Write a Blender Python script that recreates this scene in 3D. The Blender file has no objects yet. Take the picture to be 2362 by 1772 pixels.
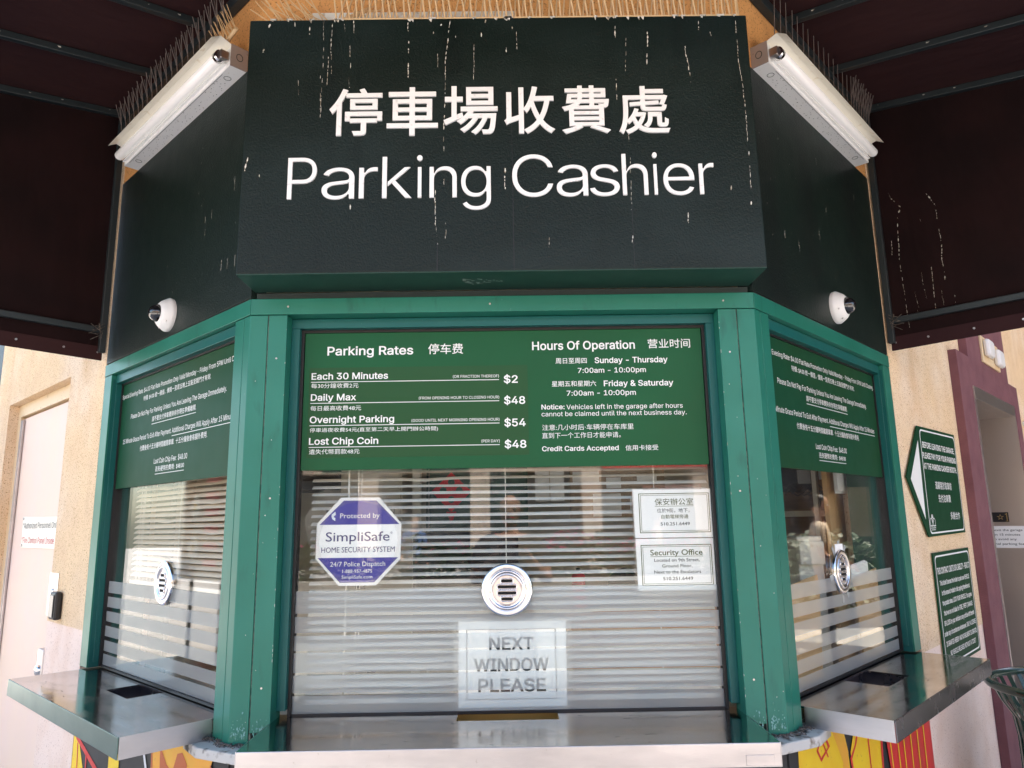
import bpy, bmesh, math, random, os
from mathutils import Vector, Matrix
R = math.radians
rnd = random.Random(7)
S = bpy.context.scene
COL = S.collection

# ---------------------------------------------------------------- camera, sky, sun, exposure
cam_d = bpy.data.cameras.new("camera"); cam = bpy.data.objects.new("camera", cam_d); COL.objects.link(cam)
cam_d.sensor_fit = 'HORIZONTAL'; cam_d.sensor_width = 36.0; cam_d.lens = 1682.081 / 2362 * 36.0
cam_d.clip_start = 0.02; cam_d.clip_end = 500
yaw, pitch, roll = R(0.4348), R(10.7316), R(-0.9253)
fwd = Vector((math.sin(yaw) * math.cos(pitch), math.cos(yaw) * math.cos(pitch), math.sin(pitch)))
rt = Vector((math.cos(yaw), -math.sin(yaw), 0)); up = rt.cross(fwd)
rt2 = math.cos(roll) * rt + math.sin(roll) * up; up2 = -math.sin(roll) * rt + math.cos(roll) * up
mw = Matrix((rt2, up2, -fwd)).transposed().to_4x4(); mw.translation = Vector((0.0077, -2.1641, 1.6))
cam.matrix_world = mw
S.camera = cam

SUN_EL, SUN_AZ = 57.0, 18.0        # the sun stands behind the building, azimuth from +Y towards +X
world = bpy.data.worlds.new("World"); S.world = world; world.use_nodes = True
wn = world.node_tree; bgn = wn.nodes['Background']
sky = wn.nodes.new('ShaderNodeTexSky'); sky.sky_type = 'NISHITA'; sky.sun_disc = False
sky.sun_elevation = R(SUN_EL); sky.sun_rotation = R(SUN_AZ); sky.air_density = 1.0; sky.dust_density = 2.0
wn.links.new(sky.outputs[0], bgn.inputs[0]); bgn.inputs[1].default_value = 0.15
sun_d = bpy.data.lights.new("sun", 'SUN'); sun_d.energy = 4.6; sun_d.angle = R(0.5); sun_d.color = (1.0, 0.95, 0.88)
sun = bpy.data.objects.new("sun", sun_d); COL.objects.link(sun); sun.location = (0, 0, 12)
sdir = Vector((math.sin(R(SUN_AZ)) * math.cos(R(SUN_EL)), math.cos(R(SUN_AZ)) * math.cos(R(SUN_EL)), math.sin(R(SUN_EL))))
sun.rotation_euler = sdir.to_track_quat('Z', 'Y').to_euler()
S.view_settings.view_transform = 'Standard'; S.view_settings.look = 'None'
S.view_settings.exposure = 2.2; S.view_settings.gamma = 1.0; S.view_settings.use_white_balance = True; S.view_settings.white_balance_temperature = 6950; S.view_settings.use_curve_mapping = False
S.render.engine = 'CYCLES'
S.cycles.use_denoising = True; S.cycles.max_bounces = 10; S.cycles.diffuse_bounces = 5; S.cycles.glossy_bounces = 5
S.cycles.transparent_max_bounces = 24; S.cycles.transmission_bounces = 6
S.cycles.caustics_reflective = False; S.cycles.caustics_refractive = False; S.cycles.sample_clamp_indirect = 6

# ---------------------------------------------------------------- materials
MATS = {}
def mat(name, col, rough=0.5, metal=0.0, bump=None, var=None, spec=0.5, coat=0.0, smear=False):
    """col base; bump=(scale, strength[, stretch xyz]); var=(scale, colour2, low, high[, stretch]) blends a second colour in by noise"""
    m = bpy.data.materials.new(name); m.use_nodes = True; nt = m.node_tree; b = nt.nodes['Principled BSDF']
    b.inputs['Base Color'].default_value = (*col, 1); b.inputs['Roughness'].default_value = rough
    b.inputs['Metallic'].default_value = metal; b.inputs['Specular IOR Level'].default_value = spec
    b.inputs['Coat Weight'].default_value = coat
    tc = nt.nodes.new('ShaderNodeTexCoord')
    def noise(scale, stretch=(1, 1, 1), detail=4.0, coord='Object'):
        mp = nt.nodes.new('ShaderNodeMapping'); mp.inputs['Scale'].default_value = stretch
        nt.links.new(tc.outputs[coord], mp.inputs[0])
        n = nt.nodes.new('ShaderNodeTexNoise'); n.inputs['Scale'].default_value = scale; n.inputs['Detail'].default_value = detail
        nt.links.new(mp.outputs[0], n.inputs['Vector']); return n
    m['_b'] = 1
    last = None
    if var:
        for v in (var if isinstance(var, list) else [var]):
            n = noise(v[0], v[4] if len(v) > 4 else (1, 1, 1))
            mr = nt.nodes.new('ShaderNodeMapRange'); mr.inputs[1].default_value = v[2]; mr.inputs[2].default_value = v[3]
            nt.links.new(n.outputs[0], mr.inputs[0])
            mx = nt.nodes.new('ShaderNodeMix'); mx.data_type = 'RGBA'
            if last is None: mx.inputs[6].default_value = (*col, 1)
            else: nt.links.new(last, mx.inputs[6])
            mx.inputs[7].default_value = (*v[1], 1)
            nt.links.new(mr.outputs[0], mx.inputs[0]); last = mx.outputs[2]
        nt.links.new(last, b.inputs['Base Color'])
    if bump:
        n = noise(bump[0], bump[2] if len(bump) > 2 else (1, 1, 1), 3.0)
        bp = nt.nodes.new('ShaderNodeBump'); bp.inputs['Strength'].default_value = bump[1]; bp.inputs['Distance'].default_value = bump[3] if len(bump) > 3 else 0.002
        nt.links.new(n.outputs[0], bp.inputs['Height']); nt.links.new(bp.outputs[0], b.inputs['Normal'])
    n = noise(9 if smear else 14, (1, 2.5, 1) if smear else (1, 1, 1), 7)
    mr = nt.nodes.new('ShaderNodeMapRange'); mr.inputs[3].default_value = max(0.02, rough - 0.06); mr.inputs[4].default_value = min(1, rough + 0.08)
    if smear: mr.inputs[1].default_value, mr.inputs[2].default_value, mr.inputs[3].default_value, mr.inputs[4].default_value = 0.35, 0.75, 0.06, 0.24
    nt.links.new(n.outputs[0], mr.inputs[0]); nt.links.new(mr.outputs[0], b.inputs['Roughness'])
    MATS[name] = m
    return m

STUCCO_B = (170, 0.55, (1, 1, 1), 0.004)
mat('stucco', (0.80, 0.60, 0.385), 0.9, bump=STUCCO_B, var=[(2.2, (0.82, 0.66, 0.50), 0.42, 0.62), (5, (0.66, 0.47, 0.30), 0.62, 0.78, (1, 1, .2)), (7, (0.74, 0.54, 0.35), 0.4, 0.75), (190, (0.36, 0.20, 0.09), 0.57, 0.66)], spec=0.2)
mat('stucco_warm_shade', (0.80, 0.40, 0.15), 0.9, bump=STUCCO_B, var=[(6, (0.66, 0.32, 0.12), 0.4, 0.7), (150, (0.36, 0.17, 0.07), 0.56, 0.68)], spec=0.2)  # stucco with warm bounced light and awning shade mixed into its colour
mat('pink_paint', (0.86, 0.69, 0.60), 0.85, bump=(150, 0.35, (1, 1, 1), 0.003), var=[(5, (0.78, 0.58, 0.47), 0.45, 0.75), (170, (0.42, 0.26, 0.20), 0.61, 0.70)], spec=0.2)
mat('door_paint', (0.84, 0.64, 0.51), 0.55, bump=(4, 0.1), var=(3, (0.82, 0.62, 0.54), 0.35, 0.7))
mat('frame_cream', (0.76, 0.58, 0.36), 0.5, bump=(40, 0.2), var=(60, (0.35, 0.2, 0.08), 0.66, 0.75))
mat('burgundy', (0.20, 0.085, 0.098), 0.75, bump=STUCCO_B, var=(8, (0.16, 0.065, 0.078), 0.4, 0.7), spec=0.25)
mat('green_paint', (0.012, 0.155, 0.108), 0.36, bump=(260, 0.12, (1, 1, 1), 0.0006), var=[(3.5, (0.020, 0.185, 0.135), 0.4, 0.7), (22, (0.011, 0.118, 0.084), 0.60, 0.75, (1, 1, .3)), (60, (0.05, 0.19, 0.15), 0.70, 0.76), (900, (0.3, 0.42, 0.36), 0.76, 0.79)], spec=0.32)
mat('teal_paint', (0.006, 0.105, 0.100), 0.35, var=[(5, (0.008, 0.11, 0.10), 0.4, 0.7), (420, (0.35, 0.45, 0.4), 0.74, 0.77)], spec=0.3)
mat('green_dark_trim', (0.008, 0.075, 0.05), 0.4)
mat('sign_dark', (0.0052, 0.0115, 0.0096), 0.42, bump=(170, 0.9, (1, 1, 1), 0.002), var=[(1.8, (0.010, 0.019, 0.0175), 0.48, 0.7, (1, 1, 2.2)), (9, (0.0035, 0.008, 0.007), 0.58, 0.75, (1, 1, .12)), (700, (0.05, 0.07, 0.065), 0.72, 0.76)], spec=0.25)
mat('wing_dark', (0.0060, 0.0145, 0.0118), 0.43, bump=(160, 0.8, (1, 1, 1), 0.002), var=[(2.5, (0.006, 0.011, 0.010), 0.5, 0.62, (1.5, 1.5, .25)), (600, (0.07, 0.1, 0.09), 0.735, 0.76)], spec=0.3)
mat('seam_dark', (0.02, 0.03, 0.027), 0.8)
mat('seam_grey', (0.16, 0.17, 0.14), 0.8, var=(60, (0.05, 0.06, 0.05), 0.4, 0.6))
mat('gasket', (0.006, 0.006, 0.007), 0.5)
mat('panel_green', (0.005, 0.092, 0.034), 0.4, spec=0.2, var=(1.6, (0.008, 0.074, 0.026), 0.35, 0.7))
mat('wing_panel_green', (0.007, 0.062, 0.030), 0.5, spec=0.12, var=(1.6, (0.015, 0.055, 0.018), 0.4, 0.7))
mat('vinyl_patch', (0.016, 0.076, 0.026), 0.4, spec=0.2)
mat('white_print', (0.82, 0.82, 0.80), 0.5)
mat('letter_white', (0.82, 0.81, 0.81), 0.5, var=(60, (0.6, 0.56, 0.55), 0.62, 0.8))
mat('steel', (0.62, 0.585, 0.57), 0.15, 1.0, bump=(30, 0.12, (1, 12, 1), 0.0005), var=[(4, (0.48, 0.44, 0.415), 0.40, 0.7), (55, (0.25, 0.22, 0.20), 0.70, 0.78, (1, 4, 1))], smear=True)
mat('underside_lit_green', (0.012, 0.042, 0.031), 0.4, spec=0.3)  # sign green lightened to carry light bounced up from the ground
mat('plate_grey', (0.34, 0.285, 0.265), 0.5, var=(50, (0.2, 0.13, 0.08), 0.66, 0.76))
mat('facade_brown', (0.10, 0.065, 0.045), 0.7, var=(2, (0.05, 0.035, 0.03), 0.4, 0.6))
mat('steel_teal_reflect', (0.13, 0.20, 0.19), 0.3, 1.0, bump=(60, 0.3, (1, 1, 16), 0.0006), var=(6, (0.10, 0.16, 0.15), 0.4, 0.7))  # left counter edge: a green reflection put into the steel colour
mat('steel_shade', (0.13, 0.125, 0.145), 0.25, 1.0)  # right counter edge: a dark reflection put into the steel; also wing trays
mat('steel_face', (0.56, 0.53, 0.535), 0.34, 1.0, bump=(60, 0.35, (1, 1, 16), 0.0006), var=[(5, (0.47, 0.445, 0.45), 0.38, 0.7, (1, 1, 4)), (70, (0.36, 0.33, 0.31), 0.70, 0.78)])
mat('jamb_steel', (0.62, 0.55, 0.50), 0.36, 1.0, bump=(30, 0.1, (1, 1, 14), 0.0004))
mat('chrome', (0.78, 0.76, 0.76), 0.10, 1.0)
mat('chrome_satin', (0.74, 0.68, 0.66), 0.30, 1.0)
mat('brass', (0.55, 0.42, 0.2), 0.3, 1.0)
mat('black_void', (0.004, 0.004, 0.004), 0.9)
mat('black_plastic', (0.012, 0.012, 0.013), 0.4)
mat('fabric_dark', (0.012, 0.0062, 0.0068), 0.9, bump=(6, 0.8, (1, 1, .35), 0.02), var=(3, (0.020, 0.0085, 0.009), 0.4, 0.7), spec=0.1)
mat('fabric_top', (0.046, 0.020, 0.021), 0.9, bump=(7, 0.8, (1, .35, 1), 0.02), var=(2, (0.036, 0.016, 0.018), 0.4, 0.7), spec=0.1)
mat('bar_paint', (0.018, 0.026, 0.030), 0.45, bump=(120, 0.3), var=(180, (0.4, 0.4, 0.38), 0.745, 0.78))
mat('dropping', (0.66, 0.63, 0.57), 0.9, var=(90, (0.3, 0.26, 0.2), 0.5, 0.6))
mat('lamp_white', (0.90, 0.895, 0.89), 0.35, var=[(70, (0.45, 0.33, 0.16), 0.68, 0.78)])
mat('lamp_cream', (0.86, 0.82, 0.72), 0.4, var=[(30, (0.6, 0.48, 0.3), 0.62, 0.8)])
mat('tube_white', (0.84, 0.80, 0.80), 0.18, coat=0.5)
_tb = MATS['tube_white'].node_tree.nodes['Principled BSDF']; _tb.inputs['Emission Color'].default_value = (1.0, 1.0, 1.0, 1); _tb.inputs['Emission Strength'].default_value = 0.06
mat('spike_tan', (0.72, 0.50, 0.28), 0.5)
mat('spike_grey', (0.16, 0.135, 0.13), 0.5)
mat('camera_white', (0.80, 0.79, 0.78), 0.35)
mat('smoked_dome', (0.012, 0.012, 0.014), 0.04, coat=1.0)
mat('paper', (0.95, 0.95, 0.94), 0.8)
mat('paper_blue_white', (0.74, 0.80, 0.86), 0.6)
mat('ink', (0.03, 0.035, 0.035), 0.7)
mat('ink_green', (0.10, 0.12, 0.04), 0.7)
mat('ink_grey', (0.10, 0.10, 0.10), 0.7)
mat('ink_red', (0.62, 0.01, 0.03), 0.6)
mat('decal_blue', (0.020, 0.018, 0.30), 0.3, coat=0.3)
mat('decal_text', (0.04, 0.035, 0.16), 0.4)
mat('blind_slat', (0.86, 0.83, 0.76), 0.45)
mat('blind_slat_dimlit', (0.86, 0.74, 0.60), 0.5)  # slat colour tanned to show the dim light in the left window
mat('cord', (0.8, 0.77, 0.7), 0.7)
mat('room_cream', (0.66, 0.60, 0.48), 0.8)
mat('room_wood', (0.36, 0.22, 0.11), 0.6, var=(4, (0.25, 0.14, 0.06), 0.4, 0.7, (1, 1, 6)))
mat('room_floor', (0.2, 0.18, 0.16), 0.6)
mat('cork', (0.45, 0.33, 0.22), 0.9, bump=(200, .5), var=(260, (0.25, 0.17, 0.1), 0.5, 0.62))
mat('cardboard', (0.62, 0.40, 0.20), 0.85, var=(5, (0.5, 0.3, 0.13), 0.4, 0.7))
mat('orange_wood', (0.50, 0.20, 0.07), 0.5)
mat('board_green', (0.035, 0.10, 0.07), 0.6)
mat('red', (0.80, 0.015, 0.03), 0.5)
mat('scuff', (0.20, 0.27, 0.235), 0.8)
mat('screen_grey', (0.03, 0.035, 0.04), 0.2)
mat('sign_green', (0.006, 0.050, 0.022), 0.5, spec=0.08)
mat('sill', (0.55, 0.53, 0.50), 0.7, bump=(60, 0.6), var=[(14, (0.06, 0.06, 0.06), 0.60, 0.68), (30, (0.2, 0.16, 0.13), 0.55, 0.7)])
mat('base_black', (0.022, 0.022, 0.026), 0.6, var=(26, (0.6, 0.6, 0.62), 0.74, 0.77))
mat('mural_yellow', (0.90, 0.62, 0.02), 0.5, var=[(60, (0.5, 0.32, 0.06), 0.66, 0.74), (7, (0.85, 0.5, 0.02), 0.42, 0.72)])
mat('mural_amber', (0.86, 0.40, 0.04), 0.5, var=[(60, (0.5, 0.32, 0.06), 0.66, 0.74), (7, (0.8, 0.5, 0.05), 0.42, 0.72)])
mat('mural_brown', (0.52, 0.12, 0.03), 0.5)
mat('mural_red', (0.68, 0.03, 0.03), 0.5, var=(9, (0.55, 0.04, 0.03), 0.5, 0.7))
mat('mural_white', (0.7, 0.72, 0.78), 0.5)
mat('mural_blue', (0.08, 0.3, 0.6), 0.5)
mat('can_green', (0.008, 0.038, 0.026), 0.22, coat=0.4)
mat('skin', (0.50, 0.27, 0.18), 0.55)
mat('hair', (0.012, 0.009, 0.008), 0.6)
mat('shirt_tan', (0.62, 0.50, 0.38), 0.85)
mat('vest_black', (0.014, 0.013, 0.016), 0.8)
mat('jacket_dark', (0.03, 0.022, 0.022), 0.8)
mat('shirt_blue', (0.12, 0.22, 0.45), 0.8)
mat('trousers', (0.02, 0.025, 0.05), 0.85)
mat('pavement', (0.50, 0.475, 0.44), 0.85, bump=(60, 0.4), var=(2, (0.42, 0.395, 0.37), 0.4, 0.7))
mat('asphalt', (0.06, 0.06, 0.062), 0.85, bump=(80, 0.5))
mat('joint', (0.15, 0.14, 0.13), 0.9)
mat('facade', (0.55, 0.45, 0.36), 0.85, var=(1, (0.48, 0.36, 0.3), 0.4, 0.7))
mat('facade_dark', (0.05, 0.055, 0.06), 0.3)
mat('planter', (0.45, 0.42, 0.38), 0.85)
mat('leaf', (0.05, 0.11, 0.025), 0.6)
mat('leaf_dark', (0.025, 0.06, 0.02), 0.6)
mat('flower_pink', (0.75, 0.05, 0.18), 0.6)
mat('soil', (0.05, 0.035, 0.025), 0.9)
mat('tape', (0.35, 0.37, 0.37), 0.3)
mat('wear', (0.20, 0.42, 0.40), 0.6, var=(70, (0.03, 0.18, 0.12), 0.45, 0.55))
mat('caulk', (0.75, 0.74, 0.70), 0.6, var=(40, (0.3, 0.2, 0.1), 0.6, 0.75))
mat('dust', (0.10, 0.085, 0.075), 0.95, var=(90, (0.25, 0.2, 0.17), 0.5, 0.65))
M = MATS

def node_mat(name):
    m = bpy.data.materials.new(name); m.use_nodes = True; nt = m.node_tree; nt.nodes.clear()
    o = nt.nodes.new('ShaderNodeOutputMaterial'); MATS[name] = m; return m, nt, o

def glass_mat(name, tint, rough=0.0, mul=1.0, dirt=0.0):
    """thin pane: Schlick reflection over straight-through transparency"""
    m, nt, o = node_mat(name)
    g = nt.nodes.new('ShaderNodeNewGeometry'); d = nt.nodes.new('ShaderNodeVectorMath'); d.operation = 'DOT_PRODUCT'
    nt.links.new(g.outputs['Normal'], d.inputs[0]); nt.links.new(g.outputs['Incoming'], d.inputs[1])
    def mth(op, a, b=None):
        n = nt.nodes.new('ShaderNodeMath'); n.operation = op
        for i, v in enumerate((a, b)):
            if v is None: continue
            if isinstance(v, (int, float)): n.inputs[i].default_value = v
            else: nt.links.new(v, n.inputs[i])
        return n.outputs[0]
    c = mth('ABSOLUTE', d.outputs['Value']); k = mth('POWER', mth('SUBTRACT', 1.0, c), 5.0)
    f = mth('MINIMUM', mth('MULTIPLY', mth('ADD', 0.043, mth('MULTIPLY', k, 0.957)), mul), 1.0)
    t = nt.nodes.new('ShaderNodeBsdfTransparent'); t.inputs[0].default_value = (*tint, 1)
    gl = nt.nodes.new('ShaderNodeBsdfGlossy'); gl.inputs['Roughness'].default_value = rough
    mx = nt.nodes.new('ShaderNodeMixShader'); nt.links.new(f, mx.inputs[0]); nt.links.new(t.outputs[0], mx.inputs[1]); nt.links.new(gl.outputs[0], mx.inputs[2])
    out = mx.outputs[0]
    if dirt > 0:
        n = nt.nodes.new('ShaderNodeTexNoise'); n.inputs['Scale'].default_value = 9; n.inputs['Detail'].default_value = 8
        tc = nt.nodes.new('ShaderNodeTexCoord'); nt.links.new(tc.outputs['Object'], n.inputs['Vector'])
        mr = nt.nodes.new('ShaderNodeMapRange'); mr.inputs[1].default_value = 0.4; mr.inputs[2].default_value = 0.8; mr.inputs[4].default_value = dirt
        nt.links.new(n.outputs[0], mr.inputs[0])
        df = nt.nodes.new('ShaderNodeBsdfDiffuse'); df.inputs[0].default_value = (0.7, 0.68, 0.65, 1)
        m2 = nt.nodes.new('ShaderNodeMixShader'); nt.links.new(mr.outputs[0], m2.inputs[0]); nt.links.new(out, m2.inputs[1]); nt.links.new(df.outputs[0], m2.inputs[2]); out = m2.outputs[0]
    nt.links.new(out, o.inputs[0]); return m
glass_mat('glass', (0.975, 0.985, 0.975), 0.0, 1.0, 0.03)
glass_mat('clear_film', (0.97, 0.97, 0.97), 0.15, 1.3, 0.10)

def frost_mat(name, col, clear):
    m, nt, o = node_mat(name)
    t = nt.nodes.new('ShaderNodeBsdfTransparent'); t.inputs[0].default_value = (0.95, 0.97, 0.96, 1)
    d = nt.nodes.new('ShaderNodeBsdfDiffuse'); d.inputs[0].default_value = (*col, 1)
    tr = nt.nodes.new('ShaderNodeBsdfTranslucent'); tr.inputs[0].default_value = (*col, 1)
    a = nt.nodes.new('ShaderNodeMixShader'); a.inputs[0].default_value = 0.45
    nt.links.new(d.outputs[0], a.inputs[1]); nt.links.new(tr.outputs[0], a.inputs[2])
    b = nt.nodes.new('ShaderNodeMixShader'); b.inputs[0].default_value = clear
    nt.links.new(a.outputs[0], b.inputs[1]); nt.links.new(t.outputs[0], b.inputs[2]); nt.links.new(b.outputs[0], o.inputs[0]); return m
frost_mat('frost', (0.95, 0.98, 0.98), 0.62)

# ---------------------------------------------------------------- frames: plane coordinates -> world
# s along the reading direction, d inwards behind the face (negative = towards the viewer), z up
TL, TR = R(44.1407), R(46.2096)
FR = {'F': (0.0, 0.0, 0.0), 'L': (-0.775, 0.0, -TL), 'R': (0.775, 0.0, TR)}
def frame_matrix(f):
    x, y, r = FR[f]
    return Matrix.Translation((x, y, 0)) @ Matrix.Rotation(r, 4, 'Z')
def w2(f, s, d, z): return frame_matrix(f) @ Vector((s, d, z))

ORG = {}
def tag(o, label=None, cat=None, group=None, kind=None):
    if label: o['label'] = label
    if cat: o['category'] = cat
    if group: o['group'] = group
    if kind: o['kind'] = kind
    return o
def thing(name, f, s, d, z, label, cat, group=None):
    o = bpy.data.objects.new(name, None); COL.objects.link(o); o.empty_display_size = 0.1
    o.location = w2(f, s, d, z); o.rotation_euler = (0, 0, FR[f][2]); ORG[o.name] = Vector((s, d, z))
    return tag(o, label, cat, group)
def org(o):
    while o is not None:
        if o.name in ORG: return ORG[o.name]
        o = o.parent
    return Vector((0, 0, 0))

class MB:
    def __init__(s): s.v = []; s.f = []; s.sm = []
    def add(s, vs, fs, smooth=False):
        n = len(s.v); s.v += [Vector(v) for v in vs]; s.f += [tuple(i + n for i in f) for f in fs]; s.sm += [smooth] * len(fs); return s
    def box(s, x0, x1, y0, y1, z0, z1):
        return s.add([(x, y, z) for z in (z0, z1) for y in (y0, y1) for x in (x0, x1)],
                     [(0, 2, 3, 1), (4, 5, 7, 6), (0, 1, 5, 4), (2, 6, 7, 3), (0, 4, 6, 2), (1, 3, 7, 5)])
    def prism(s, poly, d0, d1):
        """poly of (s,z) in the plane, from depth d0 (front) to d1"""
        a = sum(poly[i][0] * poly[(i + 1) % len(poly)][1] - poly[(i + 1) % len(poly)][0] * poly[i][1] for i in range(len(poly)))
        if a < 0: poly = poly[::-1]
        n = len(poly)
        return s.add([(p[0], d0, p[1]) for p in poly] + [(p[0], d1, p[1]) for p in poly],
                     [tuple(range(n)), tuple(range(2 * n - 1, n - 1, -1))] + [(i, i + n, (i + 1) % n + n, (i + 1) % n) for i in range(n)])
    def hprism(s, poly, z0, z1):
        a = sum(poly[i][0] * poly[(i + 1) % len(poly)][1] - poly[(i + 1) % len(poly)][0] * poly[i][1] for i in range(len(poly)))
        if a < 0: poly = poly[::-1]
        n = len(poly)
        return s.add([(p[0], p[1], z0) for p in poly] + [(p[0], p[1], z1) for p in poly],
                     [tuple(range(n - 1, -1, -1)), tuple(range(n, 2 * n))] + [(i, (i + 1) % n, (i + 1) % n + n, i + n) for i in range(n)])
    def face(s, pts): return s.add(pts, [tuple(range(len(pts)))])
    def cyl(s, p0, p1, r0, r1=None, n=12, caps=True):
        r1 = r0 if r1 is None else r1
        p0, p1 = Vector(p0), Vector(p1); a = (p1 - p0).normalized(); u = a.orthogonal().normalized(); w = a.cross(u)
        vs = [p + (u * math.cos(2 * math.pi * i / n) + w * math.sin(2 * math.pi * i / n)) * r for p, r in ((p0, r0), (p1, r1)) for i in range(n)]
        s.add(vs, [(i, (i + 1) % n, (i + 1) % n + n, i + n) for i in range(n)], True)
        if caps: s.add(vs, [tuple(range(n - 1, -1, -1)), tuple(range(n, 2 * n))])
        return s
    def tube(s, pts, r, n=8):
        pts = [Vector(p) for p in pts]; rings = []
        for i, p in enumerate(pts):
            a = (pts[min(i + 1, len(pts) - 1)] - pts[max(i - 1, 0)]).normalized()
            u = a.cross(Vector((0.13, 0.37, 0.92))).normalized(); w = a.cross(u); rr = r[i] if isinstance(r, (list, tuple)) else r
            rings.append([p + (u * math.cos(2 * math.pi * k / n) + w * math.sin(2 * math.pi * k / n)) * rr for k in range(n)])
        vs = [v for rg in rings for v in rg]; fs = []
        for i in range(len(pts) - 1):
            fs += [(i * n + k, i * n + (k + 1) % n, (i + 1) * n + (k + 1) % n, (i + 1) * n + k) for k in range(n)]
        s.add(vs, fs, True); m = (len(pts) - 1) * n
        return s.add(vs, [tuple(range(n - 1, -1, -1)), tuple(range(m, m + n))])
    def lathe(s, prof, c, axis='y', n=40, smooth=True):
        """prof of (r, h) along the axis from centre c; axis y: h grows inwards"""
        c = Vector(c); vs = []; fs = []
        for r, h in prof:
            for i in range(n):
                a = 2 * math.pi * i / n
                vs.append(c + (Vector((r * math.cos(a), h, r * math.sin(a))) if axis == 'y' else Vector((r * math.cos(a), r * math.sin(a), h))))
        for j in range(len(prof) - 1):
            for i in range(n):
                q = (j * n + i, j * n + (i + 1) % n, (j + 1) * n + (i + 1) % n, (j + 1) * n + i); fs.append(q if axis == 'y' else q)
        return s.add(vs, fs, smooth)

def mesh_of(name, mb, bevel=0.0, off=Vector((0, 0, 0)), fix=True):
    me = bpy.data.meshes.new(name)
    me.from_pydata([tuple(v - off) for v in mb.v], [], mb.f)
    me.polygons.foreach_set('use_smooth', mb.sm)
    if bevel or fix:
        bm = bmesh.new(); bm.from_mesh(me)
        if fix:
            bmesh.ops.remove_doubles(bm, verts=bm.verts, dist=1e-6)
            bmesh.ops.recalc_face_normals(bm, faces=bm.faces)
        if bevel: bmesh.ops.bevel(bm, geom=bm.edges[:], offset=bevel, segments=2, profile=0.5, affect='EDGES', clamp_overlap=True)
        bm.to_mesh(me); bm.free()
    me.update(); return me
def part(name, mb, m, parent, bevel=0.0, label=None, kind=None, fix=True):
    me = mesh_of(name, mb, bevel, org(parent), fix); me.materials.append(M[m] if isinstance(m, str) else m)
    o = bpy.data.objects.new(name, me); COL.objects.link(o); o.parent = parent
    if label: o['label'] = label
    if kind: o['kind'] = kind
    return o
def solo(name, f, mb, m, label, cat, group=None, bevel=0.0, kind=None, at=None, fix=True):
    """a thing that is one mesh; origin at its lowest centre"""
    if at is None:
        xs = [v.x for v in mb.v]; ys = [v.y for v in mb.v]; zs = [v.z for v in mb.v]
        at = ((min(xs) + max(xs)) / 2, (min(ys) + max(ys)) / 2, min(zs))
    at = Vector(at); me = mesh_of(name, mb, bevel, at, fix); me.materials.append(M[m])
    o = bpy.data.objects.new(name, me); COL.objects.link(o); o.location = w2(f, *at); o.rotation_euler = (0, 0, FR[f][2]); ORG[o.name] = at
    return tag(o, label, cat, group, kind)
def dup(o, parent=None):
    c = o.copy(); COL.objects.link(c); c.parent = parent
    if o.name in ORG: ORG[c.name] = ORG[o.name]
    for ch in list(o.children): dup(ch, c)
    return c

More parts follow.
